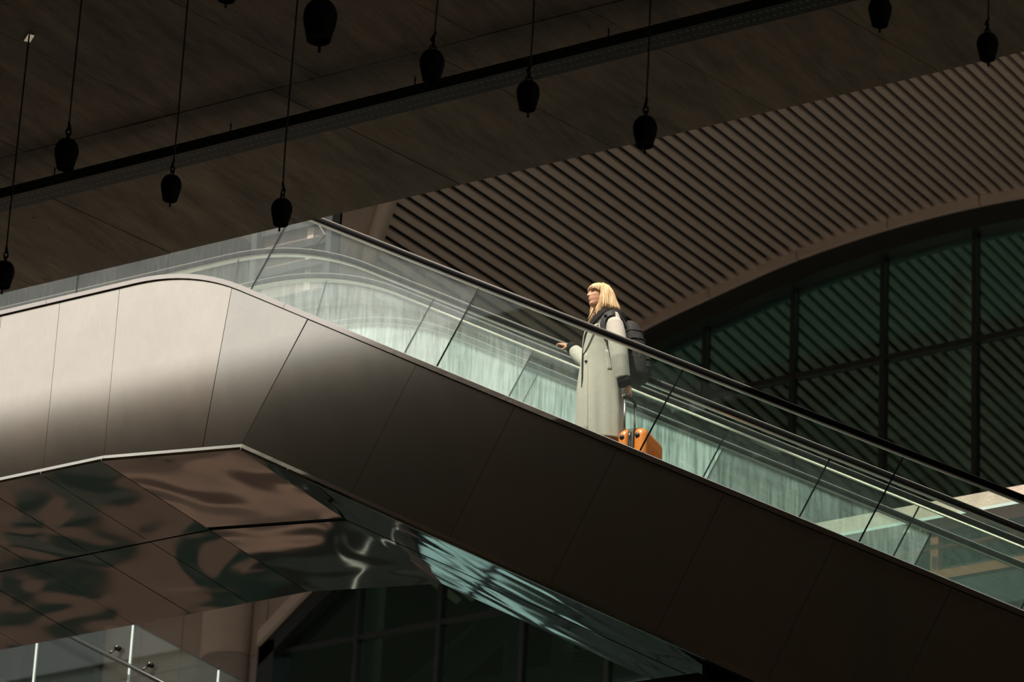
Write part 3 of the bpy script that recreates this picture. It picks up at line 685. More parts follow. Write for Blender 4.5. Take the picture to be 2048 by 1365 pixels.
#PERSON
# ------------------------------------------------------------------ the woman (local frame: a = picture right, b = away, z = up, origin at her feet)
OW = Vector((-0.33, 0.90, 16.45))
AA = Vector((CR.x, CR.y, 0)).normalized(); BB = Vector((-AA.y, AA.x, 0)); RZ = math.atan2(AA.y, AA.x)
def toL(w): d = w - OW; return Vector((d.dot(AA), d.dot(BB), d.z))
def L(px, py, b):
    d = ray(px, py); t = ((OW - CAM).dot(BB) + b) / d.dot(BB); return toL(CAM + d * t)
def Ldir(px, py):
    d = ray(px, py); return Vector((d.dot(AA), d.dot(BB), d.z))
CAML = toL(CAM)
M['skin'] = pbr('skin', (0.64, 0.35, 0.21), 0.5, var=0.08, scale=30, spec=0.35)
M['eye'] = pbr('eye_line', (0.035, 0.022, 0.018), 0.4)
M['brow'] = pbr('brow', (0.28, 0.15, 0.07), 0.7)
M['lip'] = pbr('lips', (0.50, 0.20, 0.15), 0.4)
M['hair'] = pbr('blonde_hair', (0.80, 0.585, 0.32), 0.45, col2=(0.56, 0.36, 0.165), scale=14, stretch=(3, 3, 0.5), spec=0.5)
M['coat'] = pbr('oatmeal_wool', (0.52, 0.495, 0.425), 0.9, var=0.10, scale=26, bump=0.08, bscale=420, spec=0.15, sheen=0.15)
M['coat_in'] = pbr('oatmeal_wool_lining', (0.40, 0.37, 0.31), 0.9, var=0.1, scale=20, spec=0.1)
M['hoodie'] = pbr('black_jersey', (0.020, 0.018, 0.018), 0.9, var=0.3, scale=40, bump=0.2, bscale=150, spec=0.15)
M['trouser'] = pbr('dark_brown_trouser', (0.06, 0.035, 0.025), 0.9)
M['shoe'] = pbr('black_leather', (0.015, 0.015, 0.015), 0.5)
M['button'] = pbr('horn_button', (0.04, 0.035, 0.03), 0.35)
M['pack'] = pbr('charcoal_nylon', (0.032, 0.029, 0.028), 0.75, var=0.35, scale=18, bump=0.08, bscale=300, spec=0.3)
M['pack_web'] = pbr('black_webbing', (0.016, 0.016, 0.016), 0.7)
M['orange'] = pbr('orange_polycarbonate', (0.80, 0.235, 0.03), 0.35, var=0.06, scale=5, spec=0.5, bump=0.05, bscale=220)
M['zip'] = pbr('dark_zip_tape', (0.045, 0.05, 0.05), 0.6)
M['rod'] = pbr('brushed_aluminium_rod', (0.50, 0.46, 0.42), 0.3, 1.0)
M['plastic'] = pbr('black_plastic', (0.018, 0.018, 0.019), 0.4)

who = empty('person', OW, RZ)
tag(who, 'woman with blonde bob in a long oatmeal coat riding up, one hand on the rail', 'person')
PHI = math.radians(20)
FW = Vector((-math.cos(PHI), -math.sin(PHI), 0)); LF = Vector((math.sin(PHI), -math.cos(PHI), 0))   # where she faces, her left
def ring(c, wa, wb, n=28, rot=0.0, p=2.3):
    out = []
    for k in range(n):
        a = 2 * math.pi * k / n; ca, sa = math.cos(a), math.sin(a)
        x = wa * math.copysign(abs(ca) ** (2 / p), ca); y = wb * math.copysign(abs(sa) ** (2 / p), sa)
        out.append((c[0] + x * math.cos(rot) - y * math.sin(rot), c[1] + x * math.sin(rot) + y * math.cos(rot), c[2]))
    return out

# --- head profile
HC = Vector((-0.026, 0.0, 1.508)); HH = 0.222
YAW = math.radians(16); HF = Vector((-math.cos(YAW), -math.sin(YAW), 0.0)); HL = Vector((math.sin(YAW), -math.cos(YAW), 0))
TIL = math.radians(4)
def interp(tab, h):
    if h <= tab[0][0]: return tab[0][1]
    for (a, va), (b, vb) in zip(tab, tab[1:]):
        if h <= b:
            t = (h - a) / (b - a); t = t * t * (3 - 2 * t); return va + (vb - va) * t
    return tab[-1][1]
T_front = [(0, .052), (.05, .082), (.12, .091), (.2, .084), (.26, .090), (.34, .092), (.42, .088), (.5, .086), (.58, .086), (.66, .091), (.78, .088), (.88, .07), (.95, .043), (1, .004)]
T_back = [(0, .0), (.1, .03), (.25, .06), (.4, .083), (.6, .095), (.75, .094), (.88, .075), (.95, .047), (1, .004)]
T_wid = [(0, .026), (.08, .044), (.2, .055), (.35, .062), (.5, .067), (.65, .071), (.76, .070), (.88, .056), (.95, .035), (1, .003)]
T_nose = [(.33, 0), (.385, .006), (.41, .021), (.435, .029), (.47, .026), (.55, .016), (.62, .006), (.68, 0)]
T_lip = [(.19, 0), (.225, .004), (.25, .008), (.285, .001), (.305, .007), (.335, .005), (.36, 0)]
def head_pt(h, a):
    ca, sa = math.cos(a), math.sin(a)
    f = (interp(T_front, h) if ca > 0 else interp(T_back, h)); w = interp(T_wid, h)
    x = f * ca; y = w * math.copysign(abs(sa) ** 0.9, sa)
    if ca > 0:
        x += interp(T_nose, h) * math.exp(-(y / (0.0135 + 0.004 * (h < .46))) ** 2) + interp(T_lip, h) * math.exp(-(y / 0.02) ** 2)
        e = math.exp(-(((abs(y) - 0.032) / 0.013) ** 2) - ((h - 0.585) / 0.045) ** 2); x -= 0.012 * e       # eye socket
        e = math.exp(-(((abs(y) - 0.045) / 0.02) ** 2) - ((h - 0.46) / 0.07) ** 2); x += 0.006 * e           # cheekbone
    z = h * HH
    xf, zf = x * math.cos(TIL) - z * math.sin(TIL) * 0, z + x * math.sin(TIL)
    return HC + HF * xf + HL * y + Vector((0, 0, zf))
body = MB()
hs = [0, .03, .07, .11, .15, .19, .215, .235, .255, .275, .29, .31, .33, .35, .37, .39, .41, .43, .45, .48, .51, .54, .57, .6, .63, .66, .7, .74, .78, .82, .86, .9, .93, .96, .98, 1]
body.loft([[head_pt(h, 2 * math.pi * k / 56) for k in range(56)] for h in hs])
for sgn in (1, -1):   # ears
    e = HC + HL * (0.072 * sgn) + Vector((0, 0, 0.50 * HH)) - HF * 0.012; body.ball(e, (0.016, 0.008, 0.03), 10, 8)
body.tube([HC + Vector((0.045, 0, -0.14)), HC + Vector((0.03, 0, -0.06)), HC + Vector((0.012, 0, 0.05))], [0.075, 0.055, 0.054], 20)
# trunk and limbs
TC = Vector((0.035, 0.0, 0))
body.loft([ring((TC.x, TC.y, z), wa, wb, 24, PHI) for z, wa, wb in ((0.80, .10, .15), (0.88, .115, .165), (1.0, .10, .14), (1.12, .105, .14), (1.24, .11, .155), (1.34, .095, .15), (1.40, .07, .10), (1.46, .05, .055))])
SHL = TC + LF * 0.165 + Vector((0, 0, 1.345)); SHR = TC - LF * 0.165 + Vector((0, 0, 1.345))
ELL = L(1237, 700, -0.245); WRL = L(1253, 766, -0.195)
ELR = Vector((-0.10, 0.36, 1.16)); WRR = L(1142, 695, 0.575)
body.tube([SHL, (SHL + ELL) / 2, ELL, (ELL * .5 + WRL * .5), WRL], [.052, .045, .039, .036, .026], 14)
body.tube([SHR, (SHR + ELR) / 2, ELR, (ELR * .5 + WRR * .5), WRR], [.052, .045, .039, .036, .026], 14)
for sgn in (1, -1):
    hip = TC + LF * 0.085 * sgn + Vector((0, 0, 0.86)); kn = TC + LF * 0.09 * sgn + FW * (0.03 if sgn > 0 else 0.0) + Vector((0, 0, 0.48)); an = TC + LF * 0.09 * sgn + FW * -0.01 + Vector((0, 0, 0.085))
    body.tube([hip, (hip + kn) / 2, kn, kn * .55 + an * .45, an], [.085, .072, .054, .052, .036], 14)
    body.tube([an + Vector((0, 0, -0.02)), an + FW * 0.06 + Vector((0, 0, -0.045)), an + FW * 0.16 + Vector((0, 0, -0.06))], [.036, .032, .022], 10)
def hand(mb, wrist, fd, pn, sd, curls, thumb, k=1.12):
    """fd finger direction, pn out of the palm, sd towards the thumb"""
    fd, pn, sd = fd.normalized(), pn.normalized(), sd.normalized()
    mb.tube([wrist, wrist + fd * 0.03 * k, wrist + fd * 0.065 * k, wrist + fd * 0.09 * k], [(.026, .020), (.036, .019), (.044, .017), (.042, .013)], 14, up=pn)
    lens = [(0.030, .072), (0.010, .080), (-0.011, .075), (-0.030, .060)]
    for i, (off, ln) in enumerate(lens):
        c = curls[i]; off *= k; ln *= k; p = wrist + fd * (0.082 if i < 3 else .076) * k + sd * off; pts = [p - fd * 0.02, p]; ang = 0.0
        for seg_ in (0.45, 0.32, 0.23):
            ang += c; d = fd * math.cos(ang) + pn * math.sin(ang); p = p + d * ln * seg_; pts.append(p)
        mb.tube(pts, [.0095, .0092, .0085, .0078, .0062], 10)
    p = wrist + fd * 0.028 + sd * 0.024; pts = [p]
    for (df, ds, dn, l) in thumb:
        d = (fd * df + sd * ds + pn * dn).normalized(); p = p + d * l; pts.append(p)
    mb.tube(pts, [.0135, .012, .0105, .008], 10)
RAILY = 1.30
# far (right) hand lies over the far handrail
gr = L(1122, 684, 0.655)
hand(body, WRR, (gr - WRR).normalized() + Vector((-0.25, 0.0, -0.05)), Vector((0.10, 0.35, -0.95)), Vector((-0.15, -0.95, -0.30)), [0.20, 0.28, 0.34, 0.42], [(0.5, 0.7, 0.5, 0.030), (0.75, 0.3, 0.6, 0.026), (0.9, 0.1, 0.3, 0.022)])
# near (left) hand grips the case handle
GRIP0, GRIP1 = L(1250, 790, -0.25), L(1270.5, 807, -0.07)
GC = (GRIP0 + GRIP1) / 2; GD = (GRIP1 - GRIP0).normalized()
hand(body, WRL + Vector((0.016, 0, -0.010)), Vector((0.20, 0.10, -1.0)), Vector((-0.95, 0.25, -0.2)), Vector((-0.25, -0.95, 0.05)), [0.85, 0.95, 1.0, 1.0], [(0.8, 0.35, 0.55, 0.032), (0.75, -0.2, 0.8, 0.028), (0.6, -0.5, 0.5, 0.022)])
bo = body.build('body', M['skin'], who)
bake(bo, [('REMESH', dict(mode='VOXEL', voxel_size=0.0042, use_smooth_shade=True)), ('SMOOTH', dict(factor=0.4, iterations=2))])
me = bo.data
for k in ('eye', 'brow', 'lip'): me.materials.append(M[k])
def hcoord(p):
    d = p - HC; x = d.dot(HF); return x, d.dot(HL), (d.z - x * math.sin(TIL)) / HH
for pl in me.polygons:
    c = pl.center
    if c.z < 1.5: continue
    x, y, h = hcoord(c)
    if x < 0.05: continue
    if abs((abs(y) - 0.034) / 0.014) ** 2 + abs((h - 0.565) / 0.022) ** 2 < 1: pl.material_index = 1
    elif abs((abs(y) - 0.036) / 0.019) ** 2 + abs((h - 0.655 + 4 * max(0, abs(y) - 0.036)) / 0.018) ** 2 < 1: pl.material_index = 2
    elif abs(y / 0.023) ** 2 + abs((h - 0.283) / 0.042) ** 2 < 1 and x > 0.07: pl.material_index = 3

# --- trousers and shoes
m = MB()
for sgn in (1, -1):
    hip = TC + LF * 0.075 * sgn + Vector((0, 0, 0.92)); kn = TC + LF * 0.09 * sgn + FW * (0.03 if sgn > 0 else 0.0) + Vector((0, 0, 0.48)); an = TC + LF * 0.09 * sgn + FW * -0.01 + Vector((0, 0, 0.10))
    m.tube([hip, (hip + kn) / 2, kn, kn * .5 + an * .5, an], [.10, .09, .075, .075, .07], 16)
m.build('trousers', M['trouser'], who, True)
for sgn in (1, -1):
    an = TC + LF * 0.09 * sgn + FW * -0.01 + Vector((0, 0, 0.0)); m = MB()
    m.loft([[tuple(an + FW * (f + x) + LF * y * w + Vector((0, 0, z))) for x, y, z in [(0, -.045, .0), (0, .045, .0), (0, .042, hgt * .6), (0, .02, hgt), (0, -.02, hgt), (0, -.042, hgt * .6)]] for f, w, hgt in ((-0.06, .75, .11), (-0.01, .85, .115), (0.05, .95, .085), (0.12, 1.05, .06), (0.18, .9, .05), (0.2, .5, .03))])
    m.build('shoe', M['shoe'], who, True)

# --- coat
rows_ = [  # y, front x, back x, half depth
    (636, 1196, 1243, .135), (643, 1186, 1246, .175), (660, 1172, 1248, .19), (680, 1166, 1249, .185), (705, 1163.5, 1249, .178), (735, 1159, 1249, .178),
    (765, 1155, 1250, .188), (800, 1152, 1251, .198), (835, 1150, 1251, .203), (868, 1149, 1250, .205), (892, 1149, 1250, .205)]
rings = [ring((TC.x - 0.005, 0, 1.455), .062, .070, 40)]
for y, xf, xb, wb_ in rows_:
    a, c = L(xf, y, 0), L(xb, y, 0)
    rings.append(ring(((a.x + c.x) / 2, 0, (a.z + c.z) / 2), (c.x - a.x) / 2, wb_, 40, 0, 2.5))
# folds towards the hem
for i, rg in enumerate(rings):
    amp = max(0, (i - 5)) * 0.0016
    rings[i] = [(p[0] * (1 + amp * 1.5 * math.sin(k * 1.1 + i * .25)), p[1] * (1 + amp * 2.5 * math.sin(k * 0.95 + 1.0)), p[2]) for k, p in enumerate(rg)]
ct = MB(); ct.loft(rings)
# near sleeve
pts = [L(1226, 637, -0.15), L(1229, 650, -0.185), L(1232, 668, -0.205), L(1235.5, 692, -0.235), L(1239, 715, -0.245), L(1243, 738, -0.238), L(1246.5, 757, -0.228)]
ct.tube(pts, [.052, .072, .078, .077, .073, .066, .060], 24)
# far sleeve, reaching out to the other rail
pts = [SHR + Vector((0, -0.02, 0.0)), SHR * .55 + ELR * .45, ELR, ELR * .6 + WRR * .4, ELR * .22 + WRR * .78]
ct.tube(pts, [.072, .072, .068, .064, .056], 20)
co_ = ct.build('coat', M['coat'], who)
bake(co_, [('REMESH', dict(mode='VOXEL', voxel_size=0.0075, use_smooth_shade=True)), ('SMOOTH', dict(factor=0.5, iterations=4))])
# soft wool folds
bmv = co_.data
vc = [v.co.copy() for v in bmv.vertices]; vn = [v.normal.copy() for v in bmv.vertices]; flat_ = []
for c, n in zip(vc, vn):
    if c.z < 1.3:
        d = 0.0035 * math.sin(c.z * 9 + c.x * 26 + c.y * 6) + 0.003 * math.sin(c.x * 60 + c.y * 22 + c.z * 4) * min(1, max(0, (1.0 - c.z) / 0.5))
        c = c + n * d
    flat_ += [c.x, c.y, c.z]
bmv.vertices.foreach_set('co', flat_)
bmv.update()
bvh = BVHTree.FromPolygons([v.co.copy() for v in bmv.vertices], [tuple(p.vertices) for p in bmv.polygons])
def onto(px, py, lift=0.0):
    h = bvh.ray_cast(CAML, Ldir(px, py))
    if h[0] is None: return None
    return h[0] + h[1] * lift
def patch(name, poly, mat, lift=0.006, th=0.006, nu=6, par=None):
    """raised cloth piece lying on the coat: poly = two polylines (left, right) of equal length in picture points"""
    l, r = poly; front = []; ok = True
    for (a, b) in zip(l, r):
        row = []
        for k in range(nu + 1):
            t = k / nu; q = onto(a[0] + (b[0] - a[0]) * t, a[1] + (b[1] - a[1]) * t, lift)
            if q is None: q = (row[-1] + Vector((0, 0, 0))) if row else L(a[0], a[1], -0.1)
            row.append(q)
        front.append(row)
    m = MB(); nv = nu + 1; rowsn = len(front)
    n_ = Vector((0, 1, -0.3)).normalized() * (th + lift)
    vsf = [q for row in front for q in row]; vsb = [q + n_ for q in vsf]; k0 = len(vsf); fs = []
    for i in range(rowsn - 1):
        for j in range(nu):
            a, b, c, d = i * nv + j, i * nv + j + 1, (i + 1) * nv + j + 1, (i + 1) * nv + j
            fs.append((a, b, c, d)); fs.append((d + k0, c + k0, b + k0, a + k0))
    edge = [j for j in range(nv)] + [i * nv + nu for i in range(1, rowsn)] + [(rowsn - 1) * nv + j for j in range(nu - 1, -1, -1)] + [i * nv for i in range(rowsn - 2, 0, -1)]
    for i in range(len(edge)):
        a, b = edge[i], edge[(i + 1) % len(edge)]; fs.append((b, a, a + k0, b + k0))
    m.add(vsf + vsb, fs)
    return m.build(name, mat, par or who, True)
def dens(pl, n=4):
    out = []
    for (a, b) in zip(pl, pl[1:]):
        for k in range(n): out.append((a[0] + (b[0] - a[0]) * k / n, a[1] + (b[1] - a[1]) * k / n))
    return out + [pl[-1]]
# open front: black jersey strip, then the lapel and front edge of the near half
FL = dens([(1175, 655), (1169, 672), (1165.5, 700), (1164, 727), (1163.5, 758), (1163, 775)])
FR = dens([(1180, 655), (1174, 672), (1168, 700), (1167.2, 727), (1166.5, 758), (1164, 775)])
patch('jersey_front', (FL, FR), M['hoodie'], 0.004, 0.004, 3, co_)
LL = dens([(1181, 655), (1175, 672), (1169, 696), (1168, 706)]); LR = dens([(1196, 648), (1190, 664), (1178, 692), (1169.5, 708)])
patch('lapel', (LL, LR), M['coat'], 0.010, 0.008, 5, co_)
NL = dens([(1168, 706), (1168, 735), (1167.5, 770), (1167.5, 810), (1167, 864)]); NR = dens([(1175, 706), (1176, 735), (1176, 770), (1176, 810), (1176, 864)])
patch('front_edge', (NL, NR), M['coat'], 0.002, 0.002, 4, co_)
PL_ = dens([(1210.5, 700), (1213, 720), (1215, 740)]); PR_ = dens([(1218.5, 700), (1221.5, 720), (1224, 740)])
patch('pocket_welt', (PL_, PR_), M['coat'], 0.0012, 0.001, 4, co_)
HLn = dens([(1209, 615), (1200, 622), (1190, 633), (1182, 644), (1177, 654)]); HRn = dens([(1216, 622), (1207, 630), (1197.5, 640), (1188, 650), (1181, 658)])
patch('jersey_neck', (HLn, HRn), M['hoodie'], 0.013, 0.006, 4, co_)
q = onto(1173, 724, 0.008); m = MB(); nrm = (CAML - q).normalized()
m.tube([q, q + nrm * 0.007], [.013, .012], 16); m.build('button', M['button'], co_, True)
# jersey cuffs, collar and hood
m = MB(); a, b = L(1246.5, 752, -0.226), L(1250.5, 773, -0.205)
m.tube([a, a * .5 + b * .5, b], [.054, .060, .056], 20); m.build('cuff', M['hoodie'], who, True)
m = MB(); d = (WRR - ELR).normalized(); m.tube([WRR - d * 0.075, WRR - d * 0.04, WRR + d * 0.012], [.050, .052, .045], 18); m.build('cuff', M['hoodie'], who, True)
m = MB()
cl = []
for k in range(25):
    a = 2 * math.pi * k / 24
    cl.append(Vector((0.028 + 0.078 * math.cos(a), 0.085 * math.sin(a), 1.455 + 0.030 * math.cos(a) - 0.012)))
m.tube(cl, .030, 12, caps=False); m.tube([q + Vector((0.008, 0, -.03)) for q in cl], .034, 12, caps=False)
m.build('jersey_collar', M['hoodie'], who, True)
m = MB()
m.loft([ring((x, 0, z), wa, wb_, 24, 0) for x, z, wa, wb_ in ((.165, 1.30, .02, .05), (.160, 1.33, .045, .10), (.150, 1.37, .058, .12), (.138, 1.415, .066, .125), (.125, 1.45, .065, .115), (.115, 1.475, .045, .085), (.11, 1.482, .015, .03))])
m.build('hood', M['hoodie'], who, True)
# --- hair: an under-cap plus some hundreds of locks
def scalp(th, u, out=0.0):
    """th around the head (0 = face), u: 0 crown .. 1 hairline"""
    h = 1 - 0.50 * u; h = max(0.30, h)
    p = head_pt(min(h, 0.985), th); c = HC + Vector((0, 0, 0.62 * HH)) - HF * 0.005
    return p + (p - c).normalized() * out
hair = MB()
capr = []
for i in range(9):
    u = i / 8
    capr.append([scalp(2 * math.pi * k / 40, u * (0.50 if math.cos(2 * math.pi * k / 40) > 0.62 else (0.75 if math.cos(2 * math.pi * k / 40) > 0.05 else 1.0)), 0.011) for k in range(40)])
hair.loft(capr)
rnd = random.Random(11)
def lock(root, th, length, flare, r0, fwd=0.0, lift=0.018):
    """a lock that follows the head out from its root and hangs down"""
    side = (HF * math.cos(th) + HL * math.sin(th))
    pts = []; ns = 9; w0 = rnd.uniform(0, 6.28)
    for i in range(ns):
        t = i / (ns - 1)
        q = root + side * (lift * math.sin(min(1, t * 1.6) * math.pi / 2) + flare * t * t) + Vector((0, 0, -length * t ** 1.15)) + HF * fwd * t * t
        # keep the lock outside the skull
        hh = (q.z - HC.z) / HH
        if 0.05 < hh < 1:
            w = head_pt(min(hh, .98), th); rad = (w - HC).dot(side); cur = (q - HC).dot(side)
            if cur < rad + 0.010: q = q + side * (rad + 0.010 - cur)
        ph = t * 5 + w0
        pts.append(q + side * (0.0022 * math.sin(ph) * t) + HL * (0.0035 * math.sin(ph * 1.3 + 1) * t) + HF * (0.0035 * math.cos(ph) * t))
    hair.tube(pts, [r0 * k for k in (.6, .9, 1, 1, 1, .95, .85, .65, .25)], 5)
for k in range(1000):                              # bob: sides and back, chin to shoulder length
    th = math.radians(rnd.uniform(90, 288)); u = rnd.uniform(0.08, 0.80)
    root = scalp(th, u, rnd.uniform(0.008, 0.018))
    endz = 1.492 + rnd.uniform(-0.012, 0.022) - 0.030 * max(0, math.cos(th - math.radians(95)))
    back = max(0.0, -math.cos(th))
    lock(root, th, max(0.03, root.z - endz), 0.020 + 0.028 * back + rnd.uniform(-.010, .010), rnd.uniform(.0024, .0052), lift=rnd.uniform(.010, .024))
for k in range(170):                              # fringe sweeping over the brow
    th = math.radians(rnd.uniform(-80, 88)); root = scalp(th, rnd.uniform(0.10, 0.40), 0.009)
    endh = 0.69 + rnd.uniform(-.04, .07) - 0.22 * max(0, (abs(math.degrees(th)) - 52) / 36)
    lock(root, th, max(0.02, root.z - (HC.z + endh * HH)), 0.001, rnd.uniform(.0018, .0032), lift=0.003)
for k in range(44):                               # longer front lock falling over the collar
    th = math.radians(rnd.choice((1, -1)) * rnd.uniform(84, 104)); root = scalp(th, rnd.uniform(.4, .8), 0.010)
    lock(root, th, root.z - rnd.uniform(1.36, 1.46), -0.028, rnd.uniform(.004, .0065), fwd=rnd.uniform(.02, .075))
hair.build('hair', M['hair'], who, True)

# ------------------------------------------------------------------ backpack
bp_ = empty('backpack', OW, RZ); tag(bp_, 'charcoal nylon backpack with webbing on the woman\'s back', 'backpack')
BPT, BPB = L(1262, 648, -0.01), L(1273, 767, -0.01)
bkx = lambda z: BPB.x + (BPT.x - BPB.x) * (z - BPB.z) / (BPT.z - BPB.z)
m = MB(); rr = []
H_ = BPT.z - BPB.z
for t, wa, wb_, off in ((0, .045, .10, .0), (.04, .068, .130, .0), (.12, .080, .142, .004), (.35, .086, .146, .008), (.6, .084, .145, .006), (.8, .074, .138, -.002), (.92, .056, .118, -.012), (.98, .034, .085, -.02), (1.0, .012, .04, -.022)):
    z = BPB.z + H_ * t; rr.append(ring((bkx(z) + off, -0.01, z), wa, wb_, 32, PHI * 0.6, 3.2))
m.loft(rr); main = m.build('main_bag', M['pack'], bp_, True)
m = MB(); rr = []
for t, wa, wb_ in ((.06, .02, .09), (.09, .032, .108), (.28, .036, .112), (.46, .034, .11), (.53, .026, .10), (.55, .012, .085)):
    z = BPB.z + H_ * t; rr.append(ring((bkx(z) + 0.078, -0.012 - 0.0, z), wa, wb_, 28, PHI * 0.6, 3.5))
m.loft(rr); pk = m.build('front_pocket', M['pack'], bp_, True)
for t in (.20, .32, .44):
    m = MB(); z = BPB.z + H_ * t
    c1 = ring((bkx(z) + 0.079, -0.012, z), .040, .1165, 28, PHI * 0.6, 3.5); m.tube([Vector(q) for q in c1] + [Vector(c1[0])], 0.006, 6, caps=False); m.build('webbing_strap', M['pack_web'], pk, True)
for t in (.64, .78):
    m = MB(); z = BPB.z + H_ * t; k_ = 1.0 if t < .7 else .93
    c1 = ring((bkx(z) + 0.004, -0.01, z), .088 * k_, .149 * k_, 32, PHI * 0.6, 3.2); m.tube([Vector(q) for q in c1] + [Vector(c1[0])], 0.005, 6, caps=False); m.build('zip_line', M['pack_web'], main, True)
for (y, dz) in ((-.12, .50), (-.128, .66), (-.126, .36)):
    m = MB(); z = BPB.z + H_ * dz; x0 = bkx(z)
    m.hex8([(x0 - .03, y - .03, z - .02), (x0 + .05, y - .028, z - .02), (x0 + .05, y - .028, z + .02), (x0 - .03, y - .03, z + .02)], [(x0 - .03, y, z - .02), (x0 + .05, y, z - .02), (x0 + .05, y, z + .02), (x0 - .03, y, z + .02)]); m.build('side_strap', M['pack_web'], main)
tp = L(1259, 650, -0.02); m = MB(); m.tube([tp + Vector((-.03, 0, -.03)), tp + Vector((-.012, -.01, .008)), tp + Vector((.022, -.01, .010)), tp + Vector((.045, 0, -.03))], .010, 8); m.build('grab_handle', M['pack_web'], bp_, True)
cb = L(1291, 704, -0.05); m = MB(); m.tube([cb + Vector((0.012 * math.cos(a), 0.004, 0.020 * math.sin(a))) for a in [2 * math.pi * k / 14 for k in range(15)]], .0032, 6, caps=False)
cc = L(1285, 698, -0.06); m.tube([cc, cb + Vector((0, 0, .018))], .003, 6); m.build('carabiner', M['chrome'], bp_, True)
def strap(name, line_, half, par, lift=0.008, th=0.010):
    fr = []
    for i, (x, y, hw) in enumerate(line_):
        x0, y0, _ = line_[max(i - 1, 0)]; x1, y1, _ = line_[min(i + 1, len(line_) - 1)]
        dx, dy = x1 - x0, y1 - y0; ln = math.hypot(dx, dy); nx, ny = -dy / ln, dx / ln
        fr.append(((x - nx * hw, y - ny * hw), (x + nx * hw, y + ny * hw)))
    return patch(name, ([a for a, b in fr], [b for a, b in fr]), M['pack_web'], lift, th, 4, par)
strap('shoulder_strap', [(1229, 628, 5), (1221, 629.5, 5.5), (1213.5, 633, 6), (1208.5, 640, 6.5), (1206.5, 650, 6.5), (1207, 660, 6), (1209.5, 670, 5), (1213, 680, 3.5), (1215.5, 686, 2)], 6, bp_, 0.016, 0.014)
m = MB(); m.tube([L(1228, 627, -0.12), L(1236, 630, -0.12), L(1246, 640, -0.11), L(1253, 654, -0.10), L(1257, 668, -0.10)], [(.020, .010)] * 5, 10); m.build('shoulder_strap', M['pack_web'], bp_, True)
m = MB(); q = onto(1211, 634, 0.026) or L(1211, 634, -.2); m.box(q.x - .013, q.x + .013, q.y - .006, q.y + .006, q.z - .007, q.z + .007); m.build('strap_buckle', M['plastic'], bp_)

# ------------------------------------------------------------------ orange trolley case
TH = math.radians(24)
UU = Vector((math.cos(TH), -math.sin(TH), 0)); VV = Vector((math.sin(TH), math.cos(TH), 0))
CT = L(1281, 858, -0.33)                                   # top of the zip line on the near narrow side
ZT = CT.z + 0.012
CZ = 16.45 - RISE - 16.45                                  # the step below hers
case = empty('trolley_suitcase', OW + AA * (CT.x) + BB * (CT.y + 0.17) + Vector((0, 0, CZ)), RZ)
tag(case, 'orange hard-shell trolley suitcase held by the woman, half hidden by the balustrade', 'suitcase')
CC = Vector((CT.x, CT.y + 0.17, CZ)); HT = ZT - CZ
def cp(u, v, z): return UU * u + VV * v + Vector((0, 0, z))
def case_ring(z, u0, u1, vh, rc, n=6, rib=0.0):
    """rounded rectangle u0..u1 by +-vh"""
    out = []
    for (cu, cv, a0) in ((u1 - rc, vh - rc, 0), (u0 + rc, vh - rc, 90), (u0 + rc, -vh + rc, 180), (u1 - rc, -vh + rc, 270)):
        for k in range(n + 1):
            a = math.radians(a0 + 90 * k / n); out.append((cu + rc * math.cos(a), cv + rc * math.sin(a)))
    return [cp(u, v, z) for u, v in out]
def half_shell(u0, u1, side):
    m = MB(); rr = []
    z0 = 0.05
    for t in (0, .02, .05, .1, .18, .5, .82, .88, .92, .95, .975, .99, 1.0):
        z = z0 + (HT - z0) * t
        e = min(z - z0, HT - z); R_ = 0.075; ins = 0 if e > R_ else R_ - math.sqrt(max(0, R_ * R_ - (R_ - e) ** 2))
        if side > 0: rr.append(case_ring(z, u0, u1 - ins, .20 - ins * .8, .035 + .012 * (side > 0), 6))
        else: rr.append(case_ring(z, u0 + ins, u1, .20 - ins * .8, .035, 6))
    m.loft(rr)
    return m
GAP = 0.022
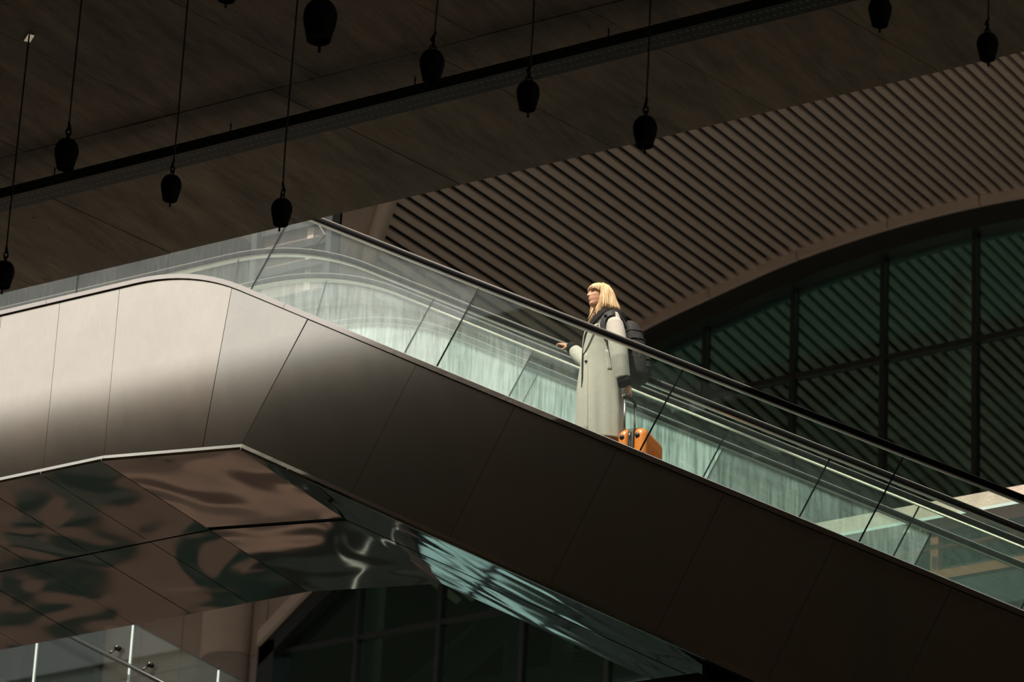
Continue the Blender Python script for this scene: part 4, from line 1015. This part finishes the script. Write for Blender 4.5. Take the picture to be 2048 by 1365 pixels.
for u0, u1, sd_ in ((GAP, 0.135, 1), (-0.115, -GAP, -1)):
    m = half_shell(u0, u1, sd_); sh = m.build('shell', M['orange'], case, True)
    ue = u1 if sd_ > 0 else u0
    for k in range(7):                                     # pressed ribs down the broad face
        v = -0.12 + 0.04 * k
        m = MB(); m.tube([cp(ue - sd_ * 0.010, v, 0.11), cp(ue + sd_ * 0.0015, v, 0.16), cp(ue + sd_ * 0.002, v, HT - 0.14), cp(ue - sd_ * 0.008, v, HT - 0.085), cp(ue - sd_ * 0.04, v, HT - 0.035)], [.004, .007, .007, .006, .003], 8); m.build('rib', M['orange'], sh, True)
m = MB(); rr = []
for t in (0, .03, .08, .5, .92, .97, .99, 1.0):
    z = 0.055 + (HT - 0.06) * t; e = min(z - 0.05, HT - z); ins = 0 if e > .05 else .05 - math.sqrt(max(0, .0025 - (.05 - e) ** 2))
    rr.append(case_ring(z, -GAP - .004, GAP + .004, .196 - ins, .012, 3))
m.loft(rr); zb = m.build('zip_band', M['zip'], case, True)
for u in (-0.012, 0.006):
    m = MB(); m.tube([cp(u, -.199, 0.10), cp(u, -.199, HT - .05), cp(u, -.17, HT - .012), cp(u, .0, HT - .002)], .0035, 6); m.build('zip_teeth', M['pack_web'], zb, True)
m = MB(); m.tube([cp(-.006, -.202, HT - .055), cp(-.004, -.212, HT - .10)], [.006, .004], 6); m.build('zip_puller', M['chrome'], zb, True)
for u in (0.062, -0.075):
    m = MB(); c0 = cp(u, -.192, HT - .085); m.tube([c0, c0 - VV * 0.014, c0 - VV * 0.018], [.021, .020, .013], 16); m.build('side_stud', M['plastic'], case, True)
for u in (0.09, -0.08):
    for v in (-.15, .15):
        m = MB(); m.tube([cp(u - .012, v, 0.024), cp(u + .012, v, 0.024)], .024, 14); m.build('wheel', M['plastic'], case, True)
        m = MB(); m.tube([cp(u, v, .035), cp(u, v, .06)], .016, 10); m.build('wheel_fork', M['plastic'], case, True)
g0, g1 = GRIP0 - CC, GRIP1 - CC
for g in (g0, g1):
    m = MB(); base = Vector((g.x + 0.006, g.y, HT - 0.03)); tp = Vector((g.x, g.y, g.z - .012)); m.tube([base, tp], .0095, 12); m.build('telescopic_rod', M['rod'], case, True)
    m = MB(); m.tube([Vector((g.x, g.y, g.z - .040)), Vector((g.x, g.y, g.z - .012)), Vector((g.x, g.y, g.z + .006))], [.013, .015, .012], 12); m.build('rod_collar', M['plastic'], case, True)
m = MB(); m.tube([g0, (g0 + g1) / 2, g1], .0135, 12); m.build('grip', M['plastic'], case, True)
